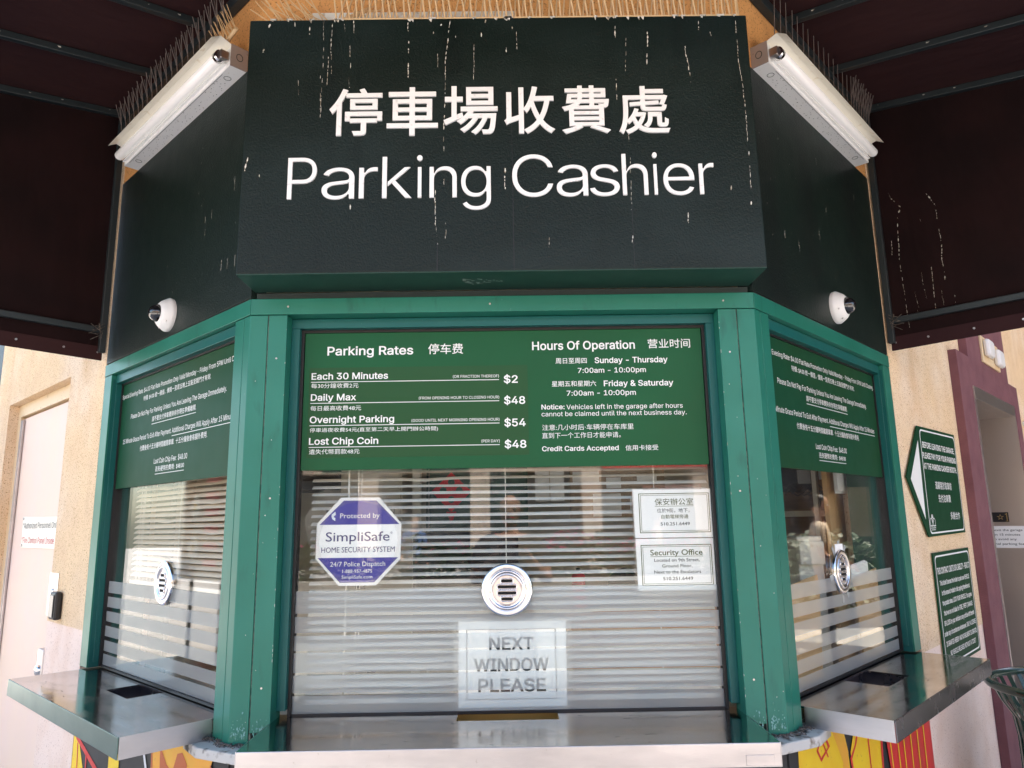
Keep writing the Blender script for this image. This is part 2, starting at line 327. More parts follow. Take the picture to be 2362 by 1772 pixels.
# ---------------------------------------------------------------- lettering, batched
TXT = []
def _font(p):
    try:
        f = os.path.join(bpy.utils.resource_path('LOCAL'), 'datafiles', 'fonts', p)
        return bpy.data.fonts.load(f) if os.path.exists(f) else None
    except Exception: return None
INTER = _font('Inter.woff2')
def text(parent, body, x0, x1, z, h, m='white_print', font='I', bold=0.0, d=0.0, name='lettering', fit='cap', label=None, ext=0.0, tilt=0.0):
    """one line of print: from x0 to x1 on baseline z with capitals of height h (fit='box': whole bounding box)"""
    TXT.append(dict(parent=parent, body=body, x0=x0, x1=x1, z=z, h=h, m=m, font=font, bold=bold, d=d, name=name, fit=fit, label=label, ext=ext, tilt=tilt))
def build_text():
    """letters as flat meshes: outlines from the font, thickened if bold, filled by the non-zero rule so overlapping strokes merge"""
    import numpy as np
    from mathutils.geometry import delaunay_2d_cdt
    def mk(body, font):
        c = bpy.data.curves.new('t', 'FONT'); c.body = body
        if font == 'I' and INTER: c.font = INTER
        o = bpy.data.objects.new('t', c); COL.objects.link(o); return o
    refs = {k: mk('H', k) for k in ('I', 'B')}
    src = [mk(t['body'], t['font']) for t in TXT]
    dg = bpy.context.evaluated_depsgraph_get(); dg.update()
    def outlines(o, res):
        out = []
        for sp in o.to_curve(dg).splines:
            P = []; bp = sp.bezier_points; n = len(bp)
            for i in range(n):
                p0, p1, p2, p3 = bp[i].co.xy, bp[i].handle_right.xy, bp[(i + 1) % n].handle_left.xy, bp[(i + 1) % n].co.xy
                ch = (p3 - p0).length; dev = 0.0
                if ch > 1e-9: e = (p3 - p0) / ch; dev = max(abs(e.cross(p1 - p0)), abs(e.cross(p2 - p0)))
                k = 1 if dev < ch * 0.02 else res
                for j in range(k):
                    u = j / k; q = p0 * (1 - u) ** 3 + p1 * 3 * u * (1 - u) ** 2 + p2 * 3 * u * u * (1 - u) + p3 * u ** 3
                    if not P or (q - P[-1]).length > 1e-5: P.append(q)
            if len(P) > 2 and (P[0] - P[-1]).length < 1e-5: P.pop()
            if len(P) > 2: out.append(P)
        o.to_curve_clear(); return out
    def area(P): return 0.5 * sum(P[i].x * P[(i + 1) % len(P)].y - P[(i + 1) % len(P)].x * P[i].y for i in range(len(P)))
    cap = {k: max(p.y for P in outlines(o, 3) for p in P) for k, o in refs.items()}
    cache = {}
    def fill(loops, key):
        if key in cache: return cache[key]
        vs = [p for P in loops for p in P]; es = []; n = 0
        for P in loops: es += [(n + i, n + (i + 1) % len(P)) for i in range(len(P))]; n += len(P)
        V, _, Fc, *_r = delaunay_2d_cdt(vs, es, [], 0, 1e-6)
        V = np.array([tuple(v) for v in V]); Fc = np.array([f for f in Fc if len(f) == 3])
        cen = V[Fc].mean(1); A = np.array([tuple(vs[e[0]]) for e in es]); B = np.array([tuple(vs[e[1]]) for e in es])
        px, py = cen[:, 0:1], cen[:, 1:2]; up_ = (A[:, 1] <= py) & (B[:, 1] > py); dn = (A[:, 1] > py) & (B[:, 1] <= py)
        isl = (B[:, 0] - A[:, 0]) * (py - A[:, 1]) - (px - A[:, 0]) * (B[:, 1] - A[:, 1])
        w = (up_ & (isl > 0)).sum(1) - (dn & (isl < 0)).sum(1)
        keep = Fc[w != 0]; cache[key] = (V, keep); return V, keep
    for t, o in zip(TXT, src):
        loops = outlines(o, 6 if t['ext'] else 3)
        if not loops: continue
        sg = 1 if sum(area(P) for P in loops) > 0 else -1
        if t['bold']:
            nl = []
            for P in loops:
                n = len(P); Q = []
                for i in range(n):
                    e0 = (P[i] - P[i - 1]).normalized(); e1 = (P[(i + 1) % n] - P[i]).normalized()
                    n0 = Vector((e0.y, -e0.x)) * sg; n1 = Vector((e1.y, -e1.x)) * sg; m_ = n0 + n1
                    m_ = m_.normalized() / max(.5, m_.normalized().dot(n1)) if m_.length > .1 else n1
                    Q.append(P[i] + m_ * t['bold'])
                nl.append(Q)
            loops = nl
        # glyph clusters by overlap in x
        bbx = sorted(((min(p.x for p in P), max(p.x for p in P), P) for P in loops), key=lambda q: q[0]); cl = []
        for lo, hi, P in bbx:
            if cl and lo < cl[-1][1]: cl[-1][1] = max(cl[-1][1], hi); cl[-1][2].append(P)
            else: cl.append([lo, hi, [P]])
        V = []; Fc = []
        for lo, hi, Ps in cl:
            y0 = min(p.y for P in Ps for p in P)
            lp = [[Vector((p.x - lo, p.y)) for p in P] for P in Ps]
            v, f = fill(lp, (t['font'], t['bold'], bool(t['ext']), tuple(round(c, 4) for P in lp for p in P for c in p)))
            n = len(V); V += [(float(q[0]) + lo, float(q[1])) for q in v]; Fc += [tuple(int(i) + n for i in q) for q in f]
        used = sorted({i for f in Fc for i in f}); mp = {i: k for k, i in enumerate(used)}; V = [V[i] for i in used]; Fc = [tuple(mp[i] for i in f) for f in Fc]
        xs = [v[0] for v in V]; ys = [v[1] for v in V]; x0, x1, y0, y1 = min(xs), max(xs), min(ys), max(ys)
        if t['fit'] == 'cap': zs = t['h'] / cap['I' if t['font'] == 'I' else 'B']; yb = 0
        else: zs = t['h'] / (y1 - y0); yb = y0
        xsz = (t['x1'] - t['x0']) / (x1 - x0); of = org(t['parent']); vs = []
        for dd in ([t['d']] if not t['ext'] else [t['d'] - t['ext'], t['d'] + .001]):
            for x, y in V:
                px = t['x0'] + (x - x0) * xsz; vs.append((px - of.x, dd - of.y, t['z'] + (y - yb) * zs - of.z))
        fs = list(Fc)
        if t['ext']:
            cnt = {}
            for f in Fc:
                for k in range(3): e = (f[k], f[(k + 1) % 3]); cnt[tuple(sorted(e))] = cnt.get(tuple(sorted(e)), []) + [e]
            n = len(V); fs += [(e[0][1], e[0][0], e[0][0] + n, e[0][1] + n) for e in cnt.values() if len(e) == 1]
        me = bpy.data.meshes.new(t['name']); me.from_pydata(vs, [], fs); me.materials.append(M[t['m']]); me.update()
        o = bpy.data.objects.new(t['name'], me); COL.objects.link(o); o.parent = t['parent']
        if t['label']: o['label'] = t['label']
    for o in list(refs.values()) + src:
        c = o.data; bpy.data.objects.remove(o); bpy.data.curves.remove(c)

def streaks(name, parent, lines, d, m='dropping', wmul=0.0010, mapf=None, seed=3):
    """broken trails of bird dropping: short irregular dabs lying on the face"""
    r = random.Random(seed); mb = MB()
    for pts, w in lines:
        for i in range(len(pts) - 1):
            a, b = Vector((pts[i][0], pts[i][1])), Vector((pts[i + 1][0], pts[i + 1][1])); L = (b - a).length
            t = 0.0
            while t < L:
                seg = r.uniform(0.006, 0.020)
                if r.random() < 0.88:
                    c0 = a + (b - a) * (t / L); c1 = a + (b - a) * (min(L, t + seg) / L)
                    ww = w * wmul * r.uniform(0.55, 1.5); j = r.uniform(-0.0012, 0.0012)
                    pl = [(c0.x - ww * .4 + j, c0.y), (c0.x + ww * .5 + j, c0.y - 0.001), (c0.x + ww + j, (c0.y + c1.y) / 2 + r.uniform(-.002, .002)), (c1.x + ww * .3 + j, c1.y), (c1.x - ww * .5 + j, c1.y + .001), (c1.x - ww * .8 + j, (c0.y + c1.y) / 2)]
                    if mapf: mb.add([mapf(p[0], p[1]) for p in pl], [tuple(range(6))])
                    else: mb.face([(p[0], d, p[1]) for p in pl])
                t += seg * r.uniform(0.9, 1.5)
    return part(name, mb, m, parent, kind='stuff', fix=False)

# ================================================================ SETTING
ZB = 1.0          # underside of the sills
g = MB().box(-60, 60, -90, 60, -0.3, 0.0)
o = solo('pavement', 'F', g, 'pavement', None, None, kind='structure', at=(0, 0, 0))
g = MB().box(-60, 60, -19, -11, 0.004, 0.012)
solo('road', 'F', g, 'asphalt', None, None, kind='structure')
g = MB()
for i in range(-12, 13): g.box(i * 1.2 - .006, i * 1.2 + .006, -11, -0.4, 0.003, 0.006)
for j in range(1, 10): g.box(-15, 15, -j * 1.2 - .006, -j * 1.2 + .006, 0.007, 0.009)
solo('pavement_joints', 'F', g, 'joint', None, None, kind='structure')

# ---- the building the booth belongs to
bld = thing('building', 'F', 0, 0, 0, 'cream stucco building around the green cashier booth', 'building')
def wpart(name, f, mb, m, **k):
    me_mb = MB(); Mx = frame_matrix(f)
    me_mb.v = [Mx @ v for v in mb.v]; me_mb.f = mb.f; me_mb.sm = mb.sm
    return part(name, me_mb, m, bld, **k)
TOPZ = 5.7
# upper stucco above the dark panels and the sign
wpart('upper_wall', 'F', MB().box(-0.775, 0.775, 0.004, 0.25, 2.9, TOPZ), 'stucco_warm_shade')
wpart('upper_wall', 'L', MB().box(-1.3, 0.0, 0.004, 0.25, 3.1, TOPZ), 'stucco_warm_shade')
wpart('upper_wall', 'R', MB().box(0.0, 1.3, 0.004, 0.25, 3.1, TOPZ), 'stucco_warm_shade')
# left wall with the door recess
wpart('wall', 'L', MB().prism([(-1.306, 1.2), (-1.306, TOPZ), (-3.26, TOPZ), (-3.26, 1.2), (-2.955, 1.2), (-2.955, 2.315), (-1.80, 2.315), (-1.80, 1.2)], 0.0, 0.25), 'stucco')
for q in ((-1.80, -1.306), (-3.26, -2.955)): wpart('wall', 'L', MB().box(*q, 0.002, 0.25, 0.0, 1.2), 'pink_paint', label='pink painted lower wall')
wpart('wall', 'L', MB().box(-7, -3.26, 0.06, 0.3, 0.0, TOPZ), 'stucco')
# right wall with the elevator opening
wr = MB().prism([(1.306, 1.05), (1.306, TOPZ), (9, TOPZ), (9, 0), (3.86, 0), (3.86, 2.33), (2.70, 2.33), (2.70, 1.05)], 0.0, 0.25)
wpart('wall', 'R', wr, 'stucco')
wpart('wall', 'R', MB().box(1.306, 2.70, 0.002, 0.25, 0.0, 1.05), 'pink_paint', label='pink painted lower wall')
wpart('roof', 'F', MB().box(-6, 7, 0.3, 8, TOPZ - .2, TOPZ), 'stucco')
wpart('back_wall', 'F', MB().box(-6, 8, 8, 8.3, 0, TOPZ), 'stucco')

# ================================================================ THE BOOTH
booth = thing('cashier_booth', 'F', 0, 0.1, 0, 'three sided cashier booth with green metal window frames and dark green fascia', 'booth')
def bp(name, f, mb, m, parent=None, **k):
    q = MB(); Mx = frame_matrix(f); q.v = [Mx @ v for v in mb.v]; q.f = mb.f; q.sm = mb.sm
    return part(name, q, m, parent or booth, **k)
ZT, ZH = 2.288, 2.237
tanL, tanR = math.tan(TL / 2), math.tan(TR / 2)
# corner posts: seen as three folded strips with joints between them
def post(side):
    sg = -1 if side == 'L' else 1; ang = TL if side == 'L' else TR
    f = side
    def wp(s, d):                                   # wing plane point in world xy
        v = w2(f, sg * s, d, 0); return (v.x, v.y)
    th = 0.05
    tin = math.tan(ang / 2) * th
    z0, z1 = ZB + 0.008, ZH - 0.001
    p = MB().hprism([(sg * 0.721, 0.0), (sg * 0.775, 0.0), wp(0.0385, 0), wp(0.0385, th), (sg * (0.775 - tin), th), (sg * 0.721, th)], z0, z1)
    root = part('corner_post', p, 'green_paint', booth, bevel=0.002)
    part('post_strip', MB().box(*sorted((sg * 0.662, sg * 0.718)), 0.0005, 0.09, z0 + 0.03, z1), 'green_paint', root, bevel=0.0015)
    q = MB(); a, b = wp(0.0415, 0.0005), wp(0.100, 0.0005); c, d_ = wp(0.100, 0.06), wp(0.0415, 0.06)
    q.hprism([a, b, c, d_], z0, z1); part('post_strip', q, 'green_paint', root, bevel=0.0015)
    s = MB().box(*sorted((sg * 0.716, sg * 0.723)), 0.004, 0.02, z0, z1)
    a, b = wp(0.037, 0.004), wp(0.043, 0.004); c, d_ = wp(0.043, 0.02), wp(0.037, 0.02); s.hprism([a, b, c, d_], z0, z1)
    part('joint_sealant', s, 'seam_grey', root)
    # worn paint at the foot
    r = random.Random(5); wmb = MB()
    for k in range(150):
        cx = sg * r.uniform(0.668, 0.77); hh = r.uniform(0.001, 0.006) ; cz = z0 + 0.012 + abs(r.gauss(0, 0.022)) + hh; ww = r.uniform(0.0008, 0.0028)
        if abs(abs(cx) - 0.7195) < 0.009: continue
        pl = [(cx + ww * math.cos(t) * r.uniform(.6, 1.2), cz + hh * math.sin(t) * r.uniform(.6, 1.2)) for t in [i * 1.047 for i in range(6)]]
        wmb.face([(x, -0.0006 - k * 0.00001, z) for x, z in pl])
    part('worn_paint', wmb, 'wear', root, kind='stuff', fix=False)
    cm = MB(); r = random.Random(13 if sg < 0 else 17)
    for k in range(13):
        cx = sg * r.uniform(0.667, 0.77); cz = r.uniform(1.05, 2.22)
        if abs(abs(cx) - 0.7195) < 0.006: continue
        rad = r.uniform(.0006, .0020); cm.face([(cx + rad * math.cos(t) * r.uniform(.5, 1.2), -0.0008, cz + rad * math.sin(t) * r.uniform(.5, 1.5)) for t in [i * 1.047 for i in range(6)]])
    for k in range(16):                                       # chipped outer edge
        cz = r.uniform(1.1, 2.2); h_ = r.uniform(.002, .010); cm.add([(sg * .6625, -.0006, cz), (sg * .6638, -.0006, cz + h_ * .3), (sg * .6632, -.0006, cz + h_), (sg * .6622, -.0006, cz + h_)], [(0, 1, 2, 3)])
    part('paint_chips', cm, 'dropping', root, kind='stuff', fix=False)
    # screws
    sm = MB()
    for zz in (1.155, 1.68, 2.10):
        for xx in ((0.69,)):
            sm.cyl((sg * xx, 0.001, zz), (sg * xx, -0.0015, zz), 0.0028, n=10)
    part('screws', sm, 'steel_face', root)
    return root
post('L'); post('R')
# header bands over the three windows
def band(f, x0, x1):
    b = bp('header_band', f, MB().box(x0, x1, -0.002, 0.07, ZH + 0.001, ZT), 'green_paint', bevel=0.0015)
    return b
band('F', -0.7745, 0.7745)
for f, sg in (('L', -1), ('R', 1)):
    x = sorted((sg * 0.0015, sg * 1.305)); band(f, *x)
hs = MB()
for xx in (-0.66, -0.04, 0.68): hs.cyl((xx, -0.0015, 2.262), (xx, -0.0045, 2.262), 0.003, n=10)
bp('band_screws', 'F', hs, 'steel_face')
bp('cap_flashing', 'F', MB().box(-0.76, 0.76, 0.004, 0.06, ZT, 2.307), 'seam_dark')
for f, sg in (('L', -1), ('R', 1)):
    x = sorted((sg * 0.01, sg * 1.304)); bp('cap_flashing', f, MB().box(*x, 0.004, 0.06, ZT, ZT + .006), 'seam_dark')
# dark upper panels on the wings
for f, sg in (('L', -1), ('R', 1)):
    x = sorted((sg * 0.004, sg * 1.302)); pz = bp('fascia_panel', f, MB().box(*x, 0.0, 0.05, ZT + .006, 3.124), 'wing_dark', bevel=0.001)
    r = random.Random(4 if sg < 0 else 9); sm = MB()
    for k in range(26):
        s0 = sg * r.uniform(0.12, 1.2); z0 = r.uniform(2.4, 3.02); l = r.uniform(0.006, 0.05) if r.random() < .3 else r.uniform(.002, .006); w = r.uniform(0.0006, 0.0014)
        a = sorted((s0, s0 + w)); m0 = [(a[0], z0), (a[1], z0), (a[1] + w, z0 + l), (a[0] + w * .5, z0 + l)]
        sm.face([(q[0], -0.0005, q[1]) for q in m0])
    q = MB(); Mx = frame_matrix(f); q.v = [Mx @ v for v in sm.v]; q.f = sm.f; q.sm = sm.sm
    part('paint_flecks', q, 'dropping', pz, kind='stuff', fix=False)
# far outer frame posts of the wings
for f, sg in (('L', -1), ('R', 1)):
    x = sorted((sg * 1.222, sg * 1.305))
    bp('outer_post', f, MB().box(*x, 0.0, 0.10, 1.066, ZH - .001), 'green_paint', bevel=0.0015)
    x = sorted((sg * 1.2205, sg * 1.222))
    bp('post_lining', f, MB().box(*x, 0.006, 0.10, 1.066, ZH - .02), 'teal_paint')

# windows ------------------------------------------------------------
def window(f, x0, x1, dg, gas, ztop, zbot, strips, sashw=0.026, head=0.03):
    """opening x0..x1; glass at depth dg"""
    n = 'window'
    sash = MB(); df = dg - 0.035
    sash.box(x0, x0 + sashw, df, dg + .03, zbot + .02, ztop - head).box(x1 - sashw, x1, df, dg + .03, zbot + .02, ztop - head).box(x0, x1, df - .001, dg + .03, ztop - head, ztop)
    w = bp(n, f, sash, 'teal_paint', bevel=0.0015)
    gx0, gx1 = x0 + sashw, x1 - sashw
    ga = MB().box(gx0, gx0 + gas, dg - .014, dg + .02, zbot, ztop - head).box(gx1 - gas, gx1, dg - .014, dg + .02, zbot, ztop - head).box(gx0 + gas, gx1 - gas, dg - .013, dg + .02, ztop - head - gas, ztop - head)
    ga.box(gx0 + gas, gx1 - gas, dg - .006, dg + .02, zbot - .004, zbot + .004)
    bp('gasket', f, ga, 'gasket', w)
    bp('glass_pane', f, MB().box(gx0 + gas, gx1 - gas, dg, dg + .006, zbot + .004, ztop - head - gas), 'glass', w)
    for (a, b) in strips:
        s = MB().face([(gx0 + gas, dg - .0012, a), (gx1 - gas, dg - .0012, a), (gx1 - gas, dg - .0012, b), (gx0 + gas, dg - .0012, b)])
        bp('frosted_strip', f, s, 'frost', w)
    return w
FS = [(1.344, 1.408), (1.289, 1.335), (1.239, 1.281), (1.178, 1.233), (1.122, 1.171), (1.066, 1.115)]
window('F', -0.662, 0.662, 0.085, 0.009, 2.236, 1.062, FS)
WS = [(1.348, 1.393), (1.293, 1.333), (1.238, 1.277), (1.182, 1.221), (1.126, 1.166), (1.074, 1.115)]
window('L', -1.2215, -0.100, 0.055, 0.007, 2.236, 1.068, WS, sashw=0.004, head=0.035)
window('R', 0.100, 1.2215, 0.055, 0.007, 2.236, 1.068, WS, sashw=0.004, head=0.035)

# lower walls of the booth with the mural
lw = [bp('lower_wall', 'F', MB().box(-0.765, 0.765, 0.0, 0.08, 0.0, ZB - .02), 'base_black')]
for f, sg in (('L', -1), ('R', 1)):
    x = sorted((sg * 0.0, sg * 1.305)); lw.append(bp('lower_wall', f, MB().box(*x, 0.004, 0.08, 0.0, ZB - .02), 'base_black'))
def mural(f, wall, polys):
    for i, (m, pl) in enumerate(polys):
        sg = -1 if f == 'L' else 1
        bp('mural_patch', f, MB().face([(sg * u, 0.0028 - i * 0.0004, z) for u, z in pl]), m, wall, fix=False)
mural('L', lw[1], [
    ('mural_yellow', [(1.303, 0.979), (1.303, 0.3), (1.02, 0.3), (1.10, 0.62), (1.285, 0.86), (1.26, 0.979)]),
    ('mural_red', [(1.30, 0.90), (1.255, 0.815), (1.0, 0.74), (0.99, 0.5), (1.03, 0.5), (1.045, 0.73), (1.272, 0.80), (1.303, 0.86)]),
    ('mural_red', [(1.245, 0.79), (1.20, 0.5), (1.212, 0.5), (1.255, 0.79)]),
    ('mural_red', [(1.135, 0.77), (1.12, 0.5), (1.132, 0.5), (1.148, 0.77)]),
    ('mural_yellow', [(0.905, 0.83), (0.902, 0.5), (0.80, 0.5), (0.805, 0.83)]),
    ('mural_white', [(0.60, 0.88), (0.53, 0.76), (0.515, 0.77), (0.585, 0.885)]),
    ('mural_amber', [(0.524, 0.979), (0.524, 0.55), (0.46, 0.45), (0.10, 0.45), (0.07, 0.86), (0.10, 0.93), (0.075, 0.979)]),
    ('mural_brown', [(0.530, 0.91), (0.518, 0.91), (0.480, 0.7), (0.50, 0.7)]),
    ('mural_brown', [(0.458, 0.925), (0.40, 0.88), (0.355, 0.868), (0.325, 0.925), (0.29, 0.935), (0.255, 0.91), (0.224, 0.80), (0.25, 0.6), (0.43, 0.6), (0.445, 0.8)]),
    ('mural_brown', [(0.10, 0.94), (0.065, 0.91), (0.08, 0.88), (0.05, 0.80), (0.11, 0.85)]),
])
mural('R', lw[2], [
    ('mural_yellow', [(0.062, 0.979), (0.30, 0.979), (0.40, 0.94), (0.43, 0.87), (0.45, 0.55), (0.07, 0.55), (0.05, 0.8)]),
    ('mural_amber', [(0.30, 0.978), (0.40, 0.95), (0.43, 0.87), (0.41, 0.7), (0.30, 0.66), (0.38, 0.85)]),
    ('mural_amber', [(0.06, 0.86), (0.16, 0.84), (0.20, 0.76), (0.14, 0.80), (0.055, 0.80)]),
    ('mural_red', [(0.225, 0.962), (0.185, 0.925), (0.212, 0.89), (0.285, 0.918), (0.25, 0.965), (0.243, 0.958), (0.270, 0.918), (0.214, 0.900), (0.197, 0.925), (0.232, 0.957)]),
    ('mural_red', [(0.232, 0.935), (0.262, 0.89), (0.268, 0.893), (0.238, 0.938)]),
    ('mural_yellow', [(0.537, 0.979), (0.733, 0.979), (0.733, 0.83), (0.70, 0.55), (0.50, 0.55), (0.443, 0.867)]),
    ('mural_red', [(0.540, 0.93), (0.50, 0.88), (0.452, 0.845), (0.49, 0.6), (0.478, 0.6), (0.436, 0.85), (0.485, 0.88), (0.53, 0.94)]),
    ('mural_red', [(0.60, 0.90), (0.61, 0.6), (0.62, 0.6), (0.612, 0.9)]),
    ('mural_red', [(0.725, 0.88), (0.70, 0.6), (0.712, 0.6), (0.745, 0.88)]),
    ('mural_red', [(0.80, 0.979), (1.302, 0.979), (1.302, 0.45), (0.86, 0.45), (0.80, 0.72), (0.775, 0.85)]),
] + [('mural_yellow', [(a, 0.979), (a + .010, 0.979), (b + .010, 0.45), (b, 0.45)]) for a, b in ((0.80, 0.84), (0.885, 0.90), (0.955, 0.955), (1.04, 1.03), (1.12, 1.11), (1.20, 1.19))] + [
    ('mural_blue', [(1.12, 0.90), (1.155, 0.86), (1.19, 0.885), (1.235, 0.85), (1.262, 0.90), (1.225, 0.885), (1.19, 0.91), (1.155, 0.89)]),
])
# sills round the corner feet
def sill(side):
    sg = -1 if side == 'L' else 1
    def wp(s, d): v = w2(side, sg * s, d, 0); return (v.x, v.y)
    k = math.tan((TL if side == 'L' else TR) / 2)
    pl = [(sg * 0.60, 0.02), (sg * 0.60, -0.075), (sg * (0.775 - 0.055 * 1 + .075 * k - .02), -0.075), wp(0.055, -0.066), wp(0.175, -0.050), wp(0.175, 0.02)]
    s = part('foot_sill', MB().hprism(pl, ZB - 0.022, ZB + 0.006), 'sill', booth, bevel=0.004)
    r = random.Random(11); mb = MB()
    for i in range(70):
        t = r.random()
        if r.random() < .5: c = Vector((sg * r.uniform(.66, .775), -r.uniform(0.002, 0.02)))
        else: c = Vector(wp(r.uniform(0, .11), -r.uniform(0.002, 0.02)))
        a = r.uniform(0, 6.28); l = r.uniform(.004, .016)
        mb.tube([(c.x, c.y, ZB + .008 + r.uniform(0, .006)), (c.x + l * math.cos(a), c.y + l * math.sin(a) * .5, ZB + .009 + r.uniform(0, .008)), (c.x + 2 * l * math.cos(a + .5), c.y + l * math.sin(a + .5), ZB + .008)], 0.0012, n=4)
    part('dust_lint', mb, 'dust', s, kind='stuff', fix=False)
sill('L'); sill('R')

# room inside
for q in ((-1.86, 1.86, 2.1, 2.2), (-1.86, -1.80, 1.32, 2.1), (1.80, 1.86, 1.32, 2.1)): bp('room_wall', 'F', MB().box(*q, 0, 2.6), 'room_cream')
bp('room_ceiling', 'F', MB().hprism([(-0.7, 0.1), (0.7, 0.1), (1.70, 1.10), (1.80, 1.32), (1.86, 2.1), (-1.86, 2.1), (-1.80, 1.32), (-1.70, 1.10)], 2.45, 2.6), 'room_cream')
bp('room_floor', 'F', MB().hprism([(-0.7, 0.1), (0.7, 0.1), (1.70, 1.10), (1.80, 1.32), (1.86, 2.1), (-1.86, 2.1), (-1.80, 1.32), (-1.70, 1.10)], 0.05, 0.1), 'room_floor')
for f, sg in (('L', -1), ('R', 1)):
    x = sorted((sg * 1.225, sg * 1.245)); bp('inner_jamb', f, MB().box(*x, 0.10, 0.20, 1.0, 2.4), 'board_green')
    x = sorted((sg * 1.16, sg * 1.5)); bp('inner_return', f, MB().box(*x, 0.26, 0.28, 1.0, 2.4), 'board_green' if f == 'L' else 'cardboard')

# ================================================================ STAINLESS COUNTERS
def counter(name, f, x0, x1, dfront, hole, label, side_lip=True):
    t = thing(name, f, (x0 + x1) / 2, 0.0, 1.003, label, 'counter', 'stainless service counters under the windows')
    hx0, hx1, hy0, hy1 = hole; zt, zb = 1.061, 1.055; back = 0.10
    top = MB().box(x0, hx0, dfront + .004, back, zb, zt).box(hx1, x1, dfront + .004, back, zb, zt).box(hx0, hx1, dfront + .004, hy0, zb, zt).box(hx0, hx1, hy1, back, zb, zt)
    tp = part('counter_top', top, 'steel', t)
    part('front_fascia', MB().box(x0, x1, dfront, dfront + .004, 1.005, zt + .0005), {'F': 'steel_face', 'L': 'steel_teal_reflect', 'R': 'steel_shade'}[f], t, bevel=0.0018)
    part('side_fascia', MB().box(x0 - .002, x0, dfront + .004, back - .1, 1.005, zt), 'steel_face', t)
    part('side_fascia', MB().box(x1, x1 + .002, dfront + .004, back - .1, 1.005, zt), 'steel_face', t)
    tr = MB().box(hx0 + .001, hx1 - .001, hy0 + .001, hy1 - .001, zb - .035, zb - .031).box(hx0 - .002, hx0, hy0, hy1, zb - .035, zb).box(hx1, hx1 + .002, hy0, hy1, zb - .035, zb).box(hx0, hx1, hy0 - .002, hy0, zb - .035, zb).box(hx0, hx1, hy1, hy1 + .002, zb - .035, zb)
    r = random.Random(int(abs(x0) * 1000)); gm = MB()
    for k in range(34):
        gx = r.uniform(x0 + .03, x1 - .03); gy = r.uniform(dfront + .02, .05); l = r.uniform(.003, .022); a = r.uniform(-.35, .35); w = r.uniform(.0003, .0009)
        if hx0 - .02 < gx < hx1 + .02 and gy > hy0 - .02: continue
        gm.face([(gx, gy, zt + .0004), (gx + l * math.cos(a), gy + l * math.sin(a), zt + .0004), (gx + l * math.cos(a), gy + l * math.sin(a) + w, zt + .0004), (gx, gy + w * 2, zt + .0004)])
    part('scratches', gm, 'seam_dark', tp, kind='stuff', fix=False)
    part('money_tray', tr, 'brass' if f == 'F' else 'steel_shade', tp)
    return t
ct = counter('service_counter', 'F', -0.664, 0.664, -0.254, (-0.146, 0.140, -0.004, 0.088), 'wide stainless counter under the front window, paper sign above it')
part('blank_plate', MB().box(0.577, 0.646, -0.2556, -0.254, 1.010, 1.034), 'steel_face', ct, bevel=0.0006)
counter('service_counter', 'L', -1.244, -0.105, -0.252, (-0.76, -0.56, -0.075, 0.04), 'stainless counter ledge under the left window with blinds')
counter('service_counter', 'R', 0.120, 1.266, -0.246, (0.54, 0.76, -0.105, 0.04), 'stainless counter ledge under the right window, person inside behind it')

# ================================================================ MAIN SIGN
sg_ = thing('cashier_sign', 'F', 0, -0.0, 2.3105, 'dark green sign box with white Parking Cashier lettering and bird droppings', 'sign')
box = part('sign_box', MB().box(-0.766, 0.766, -0.163, 0.002, 2.3105, 3.131), 'sign_dark', sg_, bevel=0.004)
part('lit_underside', MB().box(-0.764, 0.764, -0.1638, 0.0, 2.3085, 2.3125), 'underside_lit_green', sg_, bevel=0.001)  # thin sheet painted lighter, as the underside catches bounced light
D0 = -0.1632
for ch, x0, x1, z0, h in (('停', -.511, -.353, 2.738, .154), ('車', -.339, -.186, 2.736, .158), ('場', -.169, -.007, 2.737, .159), ('收', .013, .164, 2.738, .154), ('費', .186, .331, 2.736, .157), ('處', .356, .509, 2.733, .156)):
    text(sg_, ch, x0, x1, z0, h, 'letter_white', 'B', bold=0.010, d=D0, name='letter', fit='box', ext=0.005)
